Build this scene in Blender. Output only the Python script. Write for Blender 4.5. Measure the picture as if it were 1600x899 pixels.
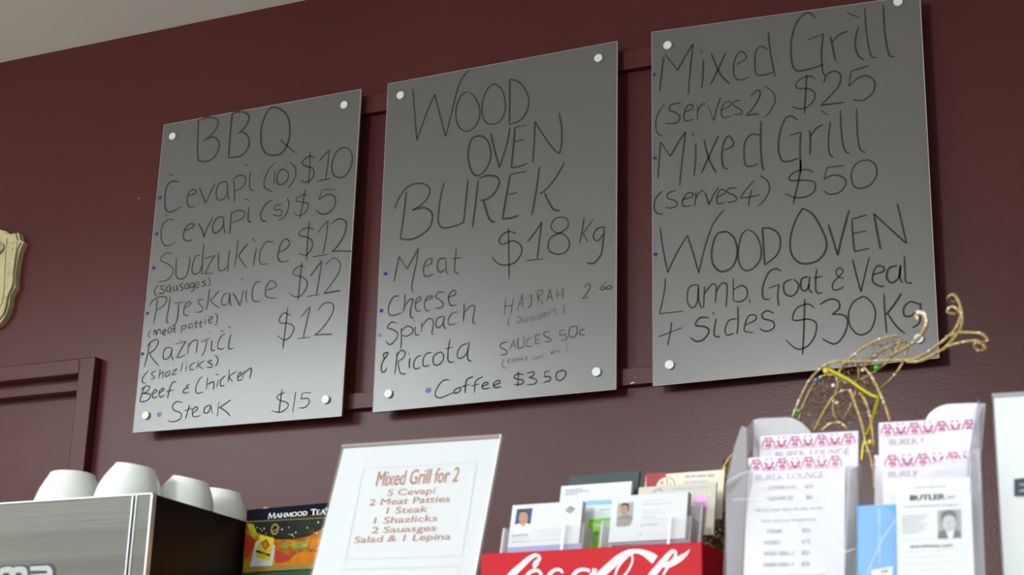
import bpy, bmesh, math, random
from mathutils import Vector, Matrix
for o in list(bpy.data.objects): bpy.data.objects.remove(o)
S = bpy.context.scene
col = S.collection
# ------------------------------------------------------------------ camera
FPX = 2565.0; YAW, PITCH, ROLL = -0.436, 0.3123, 0.0267
CAM = Vector((2.5127, -3.2003, 1.0493))
def _basis():
    cy, sy, cp, sp = math.cos(YAW), math.sin(YAW), math.cos(PITCH), math.sin(PITCH)
    f = Vector((sy*cp, cy*cp, sp)); r = Vector((cy, -sy, 0)); u = r.cross(f)
    c, s = math.cos(ROLL), math.sin(ROLL)
    return c*r + s*u, -s*r + c*u, f
RT, UP, FW = _basis()
cam = bpy.data.objects.new('camera', bpy.data.cameras.new('camera')); col.objects.link(cam)
m = Matrix((RT, UP, -FW)).transposed().to_4x4(); m.translation = CAM; cam.matrix_world = m
cam.data.sensor_width = 36; cam.data.lens = FPX/1600*36; cam.data.clip_start = 0.05
cam.data.dof.use_dof = True; cam.data.dof.focus_distance = 3.7; cam.data.dof.aperture_fstop = 11
S.camera = cam
# ------------------------------------------------------------------ world, lights, exposure
S.view_settings.view_transform = 'Standard'; S.view_settings.look = 'None'
S.view_settings.gamma = 1; S.view_settings.use_curve_mapping = False
S.view_settings.exposure = 0.0
W = bpy.data.worlds.new('world'); S.world = W; W.use_nodes = True
W.node_tree.nodes['Background'].inputs[0].default_value = (0.90, 0.96, 1.0, 1)
W.node_tree.nodes['Background'].inputs[1].default_value = 1.0
def area(name, loc, target, sx, sy, power, color):
    l = bpy.data.lights.new(name, 'AREA'); l.shape = 'RECTANGLE'; l.size = sx; l.size_y = sy
    l.energy = power; l.color = color
    o = bpy.data.objects.new(name, l); col.objects.link(o); o.location = loc
    o.rotation_euler = (Vector(target)-Vector(loc)).to_track_quat('-Z', 'Y').to_euler()
    return o
area('entrance_daylight', (-0.15, -7.6, 2.75), (1.0, 0, 2.2), 0.8, 0.8, 225, (0.97, 0.99, 1.0))
area('right_fill_light', (4.6, -5.4, 1.9), (0.5, -1.5, 1.6), 3.0, 1.6, 60, (0.95, 0.98, 1.0))  # added soft fill from the right, out of view; wall_right has no window
# ------------------------------------------------------------------ helpers
def tag(o, label=None, cat=None, group=None, kind=None):
    for k, v in (('label', label), ('category', cat), ('group', group), ('kind', kind)):
        if v: o[k] = v
    return o
def empty(name, loc, label, cat, group=None, rz=0):
    o = bpy.data.objects.new(name, None); col.objects.link(o); o.location = loc; o.rotation_euler = (0, 0, rz)
    o.empty_display_size = 0.05
    return tag(o, label, cat, group)
def link(name, me, mat, parent=None, smooth=False):
    """mesh in WORLD coordinates; re-based on its parent when there is one"""
    if mat and not me.materials: me.materials.append(mat)
    if smooth:
        for p in me.polygons: p.use_smooth = True
    o = bpy.data.objects.new(name, me); col.objects.link(o)
    if parent:
        o.parent = parent
        o.matrix_parent_inverse = world_of(parent).inverted()
    return o
def world_of(p):
    mm = Matrix.LocRotScale(p.location, p.rotation_euler.to_quaternion(), p.scale)
    if p.parent: mm = world_of(p.parent) @ p.matrix_parent_inverse @ mm
    return mm
def from_bm(name, bm, mat, parent=None, smooth=False):
    me = bpy.data.meshes.new(name); bmesh.ops.recalc_face_normals(bm, faces=bm.faces[:]); bm.to_mesh(me); bm.free()
    return link(name, me, mat, parent, smooth)
def ray(px, py):
    return RT*((px-800)/FPX) - UP*((py-449.5)/FPX) + FW
def at(px, py, Y):
    d = ray(px, py); return CAM + d*((Y-CAM.y)/d.y)
class Plane:
    """upright (or leaning-back) plane: u to the right, v up along the surface, n towards the viewer"""
    def __init__(s, O, yaw=0, lean=0):
        a, t = math.radians(yaw), math.radians(lean)
        s.O = Vector(O); s.u = Vector((math.cos(a), math.sin(a), 0)); b = Vector((-math.sin(a), math.cos(a), 0))
        s.v = b*math.sin(t) + Vector((0, 0, 1))*math.cos(t); s.n = s.u.cross(s.v)
    def uv(s, px, py):
        d = ray(px, py); t = (s.O-CAM).dot(s.n)/d.dot(s.n); P = CAM + d*t - s.O
        return P.dot(s.u), P.dot(s.v)
    def w(s, a, b, h=0.0): return s.O + s.u*a + s.v*b + s.n*h
    def back(s, dist):
        p = Plane.__new__(Plane); p.O = s.O - s.n*dist; p.u, p.v, p.n = s.u, s.v, s.n; return p
def box(bm, pl, a0, a1, b0, b1, h0, h1, bev=0):
    vs = [bm.verts.new(pl.w(a, b, h)) for h in (h0, h1) for b in (b0, b1) for a in (a0, a1)]
    fs = [(0,1,3,2),(4,6,7,5),(0,4,5,1),(2,3,7,6),(0,2,6,4),(1,5,7,3)]
    F = [bm.faces.new([vs[i] for i in f]) for f in fs]
    if bev:
        bmesh.ops.bevel(bm, geom=list({e for f in F for e in f.edges}), offset=bev, segments=2, affect='EDGES', profile=0.5)
WORLDP = Plane((0, 0, 0))
def wbox(name, x0, x1, y0, y1, z0, z1, mat, parent=None, bev=0):
    bm = bmesh.new(); box(bm, WORLDP, x0, x1, z0, z1, -y1, -y0, bev); return from_bm(name, bm, mat, parent)
def prism(bm, pl, pts, h0, h1):
    """pts: local (u,v) outline"""
    A = [bm.verts.new(pl.w(a, b, h1)) for a, b in pts]; B = [bm.verts.new(pl.w(a, b, h0)) for a, b in pts]
    bm.faces.new(A); bm.faces.new(B[::-1]); n = len(pts)
    for i in range(n): bm.faces.new((A[i], B[i], B[(i+1) % n], A[(i+1) % n]))
def poly(bm, pl, pts, h=0.0004):
    bm.faces.new([bm.verts.new(pl.w(a, b, h)) for a, b in pts])
def ell(cx, cy, rx, ry, n=20, a0=0, a1=2*math.pi):
    return [(cx+rx*math.cos(a0+(a1-a0)*i/n), cy+ry*math.sin(a0+(a1-a0)*i/n)) for i in range(n+(0 if abs(a1-a0-2*math.pi) < 1e-6 else 1))]
def catmull(P, n=6):
    if len(P) < 3: return list(P)
    out = []
    for i in range(len(P)-1):
        p0 = P[max(i-1, 0)]; p1 = P[i]; p2 = P[i+1]; p3 = P[min(i+2, len(P)-1)]
        for k in range(n):
            t = k/n
            out.append(tuple(0.5*(2*b + (c-a)*t + (2*a-5*b+4*c-d)*t*t + (3*b-a-3*c+d)*t**3) for a, b, c, d in zip(p0, p1, p2, p3)))
    out.append(tuple(P[-1])); return out
def ribbon(bm, pl, pts, w, h=0.0004, taper=True):
    """pts local (u,v[,width])"""
    n = len(pts)
    if n < 2: return
    L, Rr = [], []
    for i in range(n):
        a = pts[max(i-1, 0)]; b = pts[min(i+1, n-1)]
        dx, dy = b[0]-a[0], b[1]-a[1]; l = math.hypot(dx, dy) or 1e-9
        ww = pts[i][2] if len(pts[i]) > 2 else w
        if taper and len(pts[i]) < 3:
            q = i/(n-1); ww *= 0.62+0.38*min(1, 6*min(q+0.05, 1-q+0.02))
        nx, ny = -dy/l*ww/2, dx/l*ww/2
        L.append(bm.verts.new(pl.w(pts[i][0]+nx, pts[i][1]+ny, h))); Rr.append(bm.verts.new(pl.w(pts[i][0]-nx, pts[i][1]-ny, h)))
    for i in range(n-1): bm.faces.new((L[i], Rr[i], Rr[i+1], L[i+1]))
def tube(bm, pts, r, sides=6):
    pts = [Vector(p) for p in pts]; rings = []; up = Vector((0.3, -1, 0.2)).normalized()
    for i, p in enumerate(pts):
        t = (pts[min(i+1, len(pts)-1)] - pts[max(i-1, 0)]).normalized()
        x = t.cross(up)
        if x.length < 1e-4: x = t.cross(Vector((1, 0, 0)))
        x.normalize(); y = t.cross(x)
        rings.append([bm.verts.new(p + (x*math.cos(k*2*math.pi/sides) + y*math.sin(k*2*math.pi/sides))*r) for k in range(sides)])
    for a, b in zip(rings, rings[1:]):
        for k in range(sides): bm.faces.new((a[k], a[(k+1) % sides], b[(k+1) % sides], b[k]))
    bm.faces.new(rings[0][::-1]); bm.faces.new(rings[-1])
def lathe(bm, prof, M=Matrix(), seg=40):
    rings = []
    for r, z in prof:
        rings.append([bm.verts.new(M @ Vector((r*math.cos(2*math.pi*k/seg), r*math.sin(2*math.pi*k/seg), z))) for k in range(seg)] if r > 1e-6 else [bm.verts.new(M @ Vector((0, 0, z)))])
    for a, b in zip(rings, rings[1:]):
        if len(a) == 1 and len(b) == 1: continue
        for k in range(seg):
            k2 = (k+1) % seg
            if len(a) == 1: bm.faces.new((a[0], b[k], b[k2]))
            elif len(b) == 1: bm.faces.new((a[k], a[k2], b[0]))
            else: bm.faces.new((a[k], a[k2], b[k2], b[k]))
def sph(bm, c, r, seg=8):
    bmesh.ops.create_icosphere(bm, subdivisions=2, radius=r, matrix=Matrix.Translation(c))
# ------------------------------------------------------------------ materials
def mat(name, color, rough=0.5, metal=0.0, spec=0.5, alpha=1.0, trans=0.0, coat=0.0, noise=None, bump=None, ior=1.45):
    M = bpy.data.materials.new(name); M.use_nodes = True; nt = M.node_tree; b = nt.nodes['Principled BSDF']
    def s(k, v):
        if k in b.inputs: b.inputs[k].default_value = v
    s('Base Color', (*color, 1)); s('Roughness', rough); s('Metallic', metal); s('Specular IOR Level', spec)
    s('Alpha', alpha); s('Transmission Weight', trans); s('Coat Weight', coat); s('IOR', ior)
    tc = nt.nodes.new('ShaderNodeTexCoord')
    if noise:                       # (scale, amount, (stretch x,y,z))
        mp = nt.nodes.new('ShaderNodeMapping'); mp.inputs['Scale'].default_value = noise[2] if len(noise) > 2 else (1, 1, 1)
        nt.links.new(tc.outputs['Object'], mp.inputs[0])
        n = nt.nodes.new('ShaderNodeTexNoise'); n.inputs['Scale'].default_value = noise[0]; n.inputs['Detail'].default_value = 5
        nt.links.new(mp.outputs[0], n.inputs[0])
        r = nt.nodes.new('ShaderNodeValToRGB'); a = noise[1]
        r.color_ramp.elements[0].position = 0.3; r.color_ramp.elements[1].position = 0.7
        r.color_ramp.elements[0].color = (*[max(0, c*(1-a)) for c in color], 1); r.color_ramp.elements[1].color = (*[min(1, c*(1+a)) for c in color], 1)
        nt.links.new(n.outputs[0], r.inputs[0]); nt.links.new(r.outputs[0], b.inputs['Base Color'])
    if bump:
        mp = nt.nodes.new('ShaderNodeMapping'); mp.inputs['Scale'].default_value = bump[2] if len(bump) > 2 else (1, 1, 1)
        nt.links.new(tc.outputs['Object'], mp.inputs[0])
        n = nt.nodes.new('ShaderNodeTexNoise'); n.inputs['Scale'].default_value = bump[0]; n.inputs['Detail'].default_value = 4
        nt.links.new(mp.outputs[0], n.inputs[0])
        bp = nt.nodes.new('ShaderNodeBump'); bp.inputs['Strength'].default_value = bump[1]; bp.inputs['Distance'].default_value = 0.002
        nt.links.new(n.outputs[0], bp.inputs['Height']); nt.links.new(bp.outputs[0], b.inputs['Normal'])
    return M
M = {}
M['wall'] = mat('maroon_paint', (0.068, 0.0155, 0.0148), rough=0.30, spec=0.245, noise=(1.6, 0.07), bump=(180, 0.12))
M['trimw'] = mat('maroon_gloss_paint', (0.074, 0.0170, 0.0165), rough=0.32, spec=0.24, noise=(9, 0.08), bump=(60, 0.15))
M['chip'] = mat('bare_plaster_chip', (0.62, 0.52, 0.45), rough=0.8)
M['ceil'] = mat('ceiling_white', (0.86, 0.84, 0.76), rough=0.9, noise=(3, 0.02))
M['plain'] = mat('plain_white_wall', (0.62, 0.60, 0.57), rough=0.9, noise=(2, 0.04))
M['floor'] = mat('grey_floor', (0.25, 0.23, 0.21), rough=0.5, noise=(6, 0.15))
M['ink'] = mat('dark_marker', (0.030, 0.028, 0.023), rough=0.6, spec=0.25, noise=(60, 0.15))
M['ink2'] = mat('paler_marker', (0.040, 0.042, 0.034), rough=0.6, spec=0.3, noise=(80, 0.2))  # slightly paler ink, mostly for the lower lines
M['ink3'] = mat('faint_marker', (0.048, 0.047, 0.040), rough=0.55, spec=0.35, noise=(80, 0.2))
M['blue'] = mat('blue_marker', (0.025, 0.020, 0.20), rough=0.6, spec=0.2)
M['blue2'] = mat('pale_blue_marker', (0.15, 0.18, 0.42), rough=0.6, spec=0.3)
M['alu'] = mat('satin_aluminium', (0.60, 0.64, 0.63), rough=0.45, metal=0.15)
M['edge'] = mat('acrylic_edge', (0.34, 0.29, 0.28), rough=0.4)
M['steel'] = mat('brushed_steel', (0.13, 0.13, 0.115), rough=0.26, metal=0.85, noise=(1.5, 0.12, (1, 1, 60)), bump=(6, 0.05, (1, 1, 120)))
M['steel_edge'] = mat('polished_edge', (0.80, 0.82, 0.82), rough=0.25, metal=0.7)
M['dark_panel'] = mat('dark_side_panel', (0.010, 0.005, 0.005), rough=0.35, spec=0.3)
M['black'] = mat('black_print', (0.012, 0.013, 0.03), rough=0.45)
M['porcelain'] = mat('white_porcelain', (0.78, 0.82, 0.80), rough=0.07, spec=0.6, coat=0.3)
M['smoke'] = mat('smoky_glass', (0.42, 0.40, 0.38), rough=0.15, alpha=0.45)
M['paper'] = mat('white_paper', (0.66, 0.70, 0.715), rough=0.8, spec=0.2)
M['paper2'] = mat('menu_card', (0.80, 0.80, 0.86), rough=0.8, spec=0.2)
M['paper_edge'] = mat('card_stack_edge', (0.45, 0.42, 0.47), rough=0.8, noise=(4, 0.2, (1, 300, 1)))
M['orange'] = mat('orange_brown_print', (0.66, 0.34, 0.23), rough=0.7)
M['greyline'] = mat('pale_grey_print', (0.55, 0.57, 0.58), rough=0.7)
M['greytext'] = mat('grey_print', (0.30, 0.32, 0.36), rough=0.7)
M['palegrey'] = mat('faint_grey_print', (0.46, 0.46, 0.53), rough=0.7)
M['mauve'] = mat('mauve_print', (0.52, 0.42, 0.52), rough=0.7)
M['pink'] = mat('magenta_print', (0.50, 0.025, 0.20), rough=0.7)
M['darkgrey'] = mat('charcoal_print', (0.055, 0.06, 0.085), rough=0.6)
M['acrylic'] = mat('clear_acrylic', (0.80, 0.80, 0.84), rough=0.06, alpha=0.08, spec=0.25)
M['acrylic_grey'] = mat('hazy_acrylic_side', (0.52, 0.51, 0.55), rough=0.2, alpha=0.60)
M['acrylic_glare'] = mat('glare_acrylic_pocket', (0.92, 0.93, 0.99), rough=0.2, alpha=0.88)  # clear dividers: their strong glare is painted in as near-opaque white
M['acrylic_mist_and_glare'] = mat('mist_and_glare_acrylic_pocket', (0.88, 0.89, 0.96), rough=0.2, alpha=0.42)  # translucent; on the third pocket its whiteness is painted glare
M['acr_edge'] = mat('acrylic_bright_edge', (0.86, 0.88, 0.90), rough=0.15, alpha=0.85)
M['acr_brown'] = mat('acrylic_top_edge', (0.33, 0.27, 0.25), rough=0.15, alpha=0.9)
M['red'] = mat('red_plastic', (0.50, 0.008, 0.018), rough=0.45, spec=0.15)
M['white'] = mat('white_print', (0.83, 0.83, 0.87), rough=0.4)
M['gold'] = mat('gold_glitter_wire', (0.58, 0.42, 0.18), rough=0.38, metal=0.55, noise=(420, 0.55), bump=(700, 0.8))
M['gold_dark'] = mat('bronze_tinsel', (0.20, 0.105, 0.035), rough=0.35, metal=0.5, noise=(60, 0.7))
M['yellow_wire'] = mat('yellow_foil_wire', (0.48, 0.40, 0.015), rough=0.3, metal=0.3)
M['sequin'] = mat('silver_sequin', (0.95, 0.92, 0.85), rough=0.15, metal=0.3)
M['green_bead'] = mat('green_bead', (0.05, 0.42, 0.05), rough=0.15, coat=0.5)
M['blue_bead'] = mat('blue_bead', (0.10, 0.13, 0.50), rough=0.15, coat=0.5)
M['yellow_bead'] = mat('yellow_bead', (0.75, 0.62, 0.02), rough=0.15, coat=0.5)
M['plaster'] = mat('cream_plaster', (0.44, 0.39, 0.21), rough=0.7, noise=(40, 0.12), bump=(90, 0.4))
M['plaster_dark'] = mat('brown_plaster', (0.30, 0.24, 0.15), rough=0.8, noise=(60, 0.3))
M['counter'] = mat('counter_laminate', (0.14, 0.11, 0.10), rough=0.4, noise=(20, 0.1))
M['navy'] = mat('navy_print', (0.004, 0.005, 0.013), rough=0.7, spec=0.08)
M['green_card'] = mat('dark_green_carton', (0.01, 0.10, 0.05), rough=0.4)
M['tea_white'] = mat('torn_cardboard', (0.60, 0.55, 0.50), rough=0.9)
M['goldprint'] = mat('gold_print', (0.32, 0.22, 0.04), rough=0.4)
M['yellow'] = mat('yellow_print', (0.66, 0.50, 0.008), rough=0.5)
M['lightgrey'] = mat('teabag_print', (0.55, 0.60, 0.64), rough=0.5)
M['beige'] = mat('beige_card', (0.62, 0.60, 0.50), rough=0.7)
M['cream'] = mat('cream_card', (0.80, 0.74, 0.60), rough=0.7)
M['slate'] = mat('slate_green_card', (0.040, 0.062, 0.065), rough=0.6)
M['crimson'] = mat('crimson_card', (0.36, 0.04, 0.06), rough=0.6)
M['skin'] = mat('portrait_skin_print', (0.45, 0.26, 0.17), rough=0.6)
M['hair'] = mat('portrait_hair_print', (0.055, 0.045, 0.04), rough=0.6)
M['photo_blue'] = mat('portrait_blue_print', (0.035, 0.055, 0.16), rough=0.6)
M['photo_grey'] = mat('portrait_grey_print', (0.36, 0.36, 0.38), rough=0.6)
M['suit'] = mat('portrait_suit_print', (0.22, 0.22, 0.19), rough=0.6)
M['grey_skin'] = mat('grey_skin_print', (0.58, 0.60, 0.62), rough=0.6)
M['grey_suit'] = mat('grey_suit_print', (0.10, 0.11, 0.12), rough=0.6)
M['bluestrip'] = mat('blue_strip_print', (0.22, 0.27, 0.52), rough=0.5)
M['green_print'] = mat('green_print', (0.20, 0.55, 0.03), rough=0.5)
M['green_dull'] = mat('dull_green_print', (0.20, 0.36, 0.12), rough=0.5, noise=(120, 0.4))
M['pinkprint'] = mat('pink_flower_print', (0.75, 0.42, 0.68), rough=0.6, noise=(90, 0.25))
M['yellow_soft'] = mat('pale_yellow_print', (0.72, 0.80, 0.42), rough=0.6)
M['red_print'] = mat('red_print', (0.45, 0.03, 0.01), rough=0.5)
M['orange_fruit'] = mat('orange_fruit_print', (0.62, 0.20, 0.005), rough=0.6, spec=0.2, noise=(60, 0.2))

def board_mat():
    Mt = mat('frosted_grey_acrylic', (0.100, 0.098, 0.091), rough=0.27, spec=1.0, alpha=0.95)
    return Mt
M['board'] = board_mat()
def blotch(name, cols, scale, rough=0.5, stretch=(1, 1, 1), dist=1.0):
    Mt = mat(name, cols[0][1], rough, spec=0.15); nt = Mt.node_tree; b = nt.nodes['Principled BSDF']; tc = nt.nodes.new('ShaderNodeTexCoord')
    mp = nt.nodes.new('ShaderNodeMapping'); mp.inputs['Scale'].default_value = stretch; nt.links.new(tc.outputs['Object'], mp.inputs[0])
    n = nt.nodes.new('ShaderNodeTexNoise'); n.inputs['Scale'].default_value = scale; n.inputs['Detail'].default_value = 3; n.inputs['Distortion'].default_value = dist
    nt.links.new(mp.outputs[0], n.inputs[0]); r = nt.nodes.new('ShaderNodeValToRGB')
    while len(r.color_ramp.elements) < len(cols): r.color_ramp.elements.new(0.5)
    for e, (p, c) in zip(r.color_ramp.elements, cols): e.position = p; e.color = (*c, 1)
    nt.links.new(n.outputs[0], r.inputs[0]); nt.links.new(r.outputs[0], b.inputs['Base Color']); return Mt
M['tea_art'] = blotch('fruit_and_leaf_print', [(0.30, (0.12, 0.16, 0.005)), (0.45, (0.30, 0.26, 0.005)), (0.54, (0.50, 0.15, 0.005)), (0.66, (0.36, 0.03, 0.005)), (0.80, (0.2, 0.01, 0.005))], 22, rough=0.6)
M['tea_dark'] = blotch('black_green_print', [(0.35, (0.004, 0.005, 0.004)), (0.62, (0.012, 0.016, 0.004)), (0.78, (0.06, 0.07, 0.005))], 30)
# ------------------------------------------------------------------ setting
H0, HC = 0.0, 3.032
def quadwall(name, verts, faces, matl, flip=False):
    me = bpy.data.meshes.new(name); me.from_pydata(verts, [], faces); o = link(name, me, matl); o['kind'] = 'structure'; return o
def sbox(name, *a, **k):
    o = wbox(name, *a, **k); o['kind'] = 'structure'; return o
XL, XR, YF = -3.6, 4.8, -8.2
sbox('floor', XL, XR, YF, 0.1, -0.1, 0.0, M['floor'])
sbox('ceiling', XL, XR, YF, 0.1, HC, HC+0.1, M['ceil'])
DT = at(149, 557, -0.028); DIN = at(122, 584, -0.028)
dx1 = DIN.x; dz1 = DIN.z; dx0 = dx1-0.80
bm = bmesh.new()
box(bm, WORLDP, XL, dx0, 0, HC, -0.12, 0); box(bm, WORLDP, dx1, XR, 0, HC, -0.12, 0); box(bm, WORLDP, dx0, dx1, dz1, HC, -0.12, 0)
wall = from_bm('wall_back', bm, M['wall']); wall['kind'] = 'structure'
P = at(217, 310, -0.0005); wp = Plane((0, -0.0006, 0))
bm = bmesh.new(); prism(bm, Plane((0, 0, 0)), ell(P.x, P.z, 0.0015, 0.0018, 8), 0, 0.001); from_bm('paint_chip', bm, M['chip'], wall)
# left wall, right wall
bm = bmesh.new()
LP = Plane((XL, 0, 0), 90)      # u=+y, n = +x
box(bm, LP, YF, 0.1, 0, HC, -0.1, 0)
o = from_bm('wall_left', bm, M['plain']); o['kind'] = 'structure'
sbox('wall_right', XR, XR+0.1, YF, 0.1, 0, HC, M['plain'])
# door in the back wall: architrave, head, leaf
tw = DT.x-dx1
bm = bmesh.new(); box(bm, WORLDP, dx1, DT.x, 0, DT.z, 0, 0.028, 0.003); box(bm, WORLDP, dx0-tw, dx0, 0, DT.z, 0, 0.028, 0.003); box(bm, WORLDP, dx0, dx1, dz1, DT.z, 0, 0.028, 0.003)
o = from_bm('trim_1', bm, M['trimw']); o['kind'] = 'structure'; 
d = sbox('door_1', dx0, dx1, 0.05, 0.09, 0.0, dz1-0.002, M['trimw'])
za = at(100, 592, 0.012).z; zb = at(100, 613, 0.012).z
wbox('door_stop', dx0, dx1, 0.012, 0.05, zb, za+0.008, M['trimw'], d, 0.002)
wbox('door_head', dx0, dx1, 0.03, 0.05, za+0.006, dz1-0.002, M['trimw'], d)
# two timber rails that carry the menu boards
for i, (pt, pb, nm) in enumerate((((580, 148), (580, 176), 'trim_2'), ((552, 614.5), (552, 639.5), 'trim_3'))):
    zt, zb2 = at(*pt, -0.02).z, at(*pb, -0.02).z
    o = sbox(nm, 0.06, 1.90, -0.02, 0.0, zb2, zt, M['trimw'], bev=0.0015)
    if i == 1:
        rp = Plane((0, -0.0203, 0)); bm = bmesh.new()
        poly(bm, rp, [rp.uv(*q) for q in ((984, 600.5), (986, 598), (991, 597), (991.5, 598.5), (988, 600))])
        poly(bm, rp, [rp.uv(*q) for q in ((977.5, 601.3), (978.5, 600), (979.5, 600.6), (978.5, 601.6))])
        poly(bm, rp, [rp.uv(*q) for q in ((992, 589.5), (993, 589), (993, 590.6), (992.2, 590.6))])
        from_bm('paint_chip', bm, M['chip'], o)
        bm = bmesh.new()
        for q in ((548.5, 626), (570.5, 625)):
            a, b = rp.uv(*q); prism(bm, rp, ell(a, b, 0.0016, 0.0016, 10), 0, 0.0006)
        from_bm('screw_head', bm, M['dark_panel'], o)
# ------------------------------------------------------------------ menu boards
YB = -0.045
BP = Plane((0, YB, 0))
ZONES = {'A1': (230, 150, 4.848), 'A2': (230, 280, 4.848), 'A3': (215, 410, 4.848), 'A4': (210, 530, 4.848),
         'B1': (600, 100, 4.324), 'B2': (600, 240, 4.281), 'B3': (585, 430, 5.289), 'B4': (660, 430, 4.494),
         'C1': (1015, 0, 4.0), 'C2': (1015, 160, 4.0), 'C3': (1015, 310, 3.810), 'C4': (1015, 400, 3.556),
         'R3': (740, 710, 3.902), 'R7': (860, 720, 5.023), 'T': (375, 780, 7.553), 'O1': (1220, 520, 4.495), 'O2': (1390, 450, 5.288),
         'P': (0, 340, 4.733), 'L': (0, 860, 14.545), 'M': (1130, 640, 3.471), 'Q': (1330, 620, 3.221), 'K': (780, 770, 8.987), 'J': (930, 740, 6.667),
         'X': (0, 0, 1)}
def zpx(zone, x, y):
    ox, oy, s = ZONES[zone]; return ox+x/s, oy+y/s
def parse(zone, txt):
    out = []
    for st in txt.split('/'):
        out.append([zpx(zone, *map(float, q.split(','))) for q in st.split()])
    return out
def strokes(bm, pl, zone, txt, w, h=0.0004, smooth=True, rnd=None):
    for st in parse(zone, txt):
        loc = [pl.uv(*q) for q in st]
        if smooth: loc = catmull(loc)
        ww = w*(rnd.uniform(0.85, 1.15) if rnd else 1)
        ribbon(bm, pl, loc, ww, h)
def zpoly(bm, pl, zone, txt, h=0.0006, smooth=False):
    for st in parse(zone, txt):
        loc = [pl.uv(*q) for q in st]
        if smooth: loc = catmull(loc+[loc[0]])[:-1]
        poly(bm, pl, loc, h)
exec_ink = []
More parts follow.
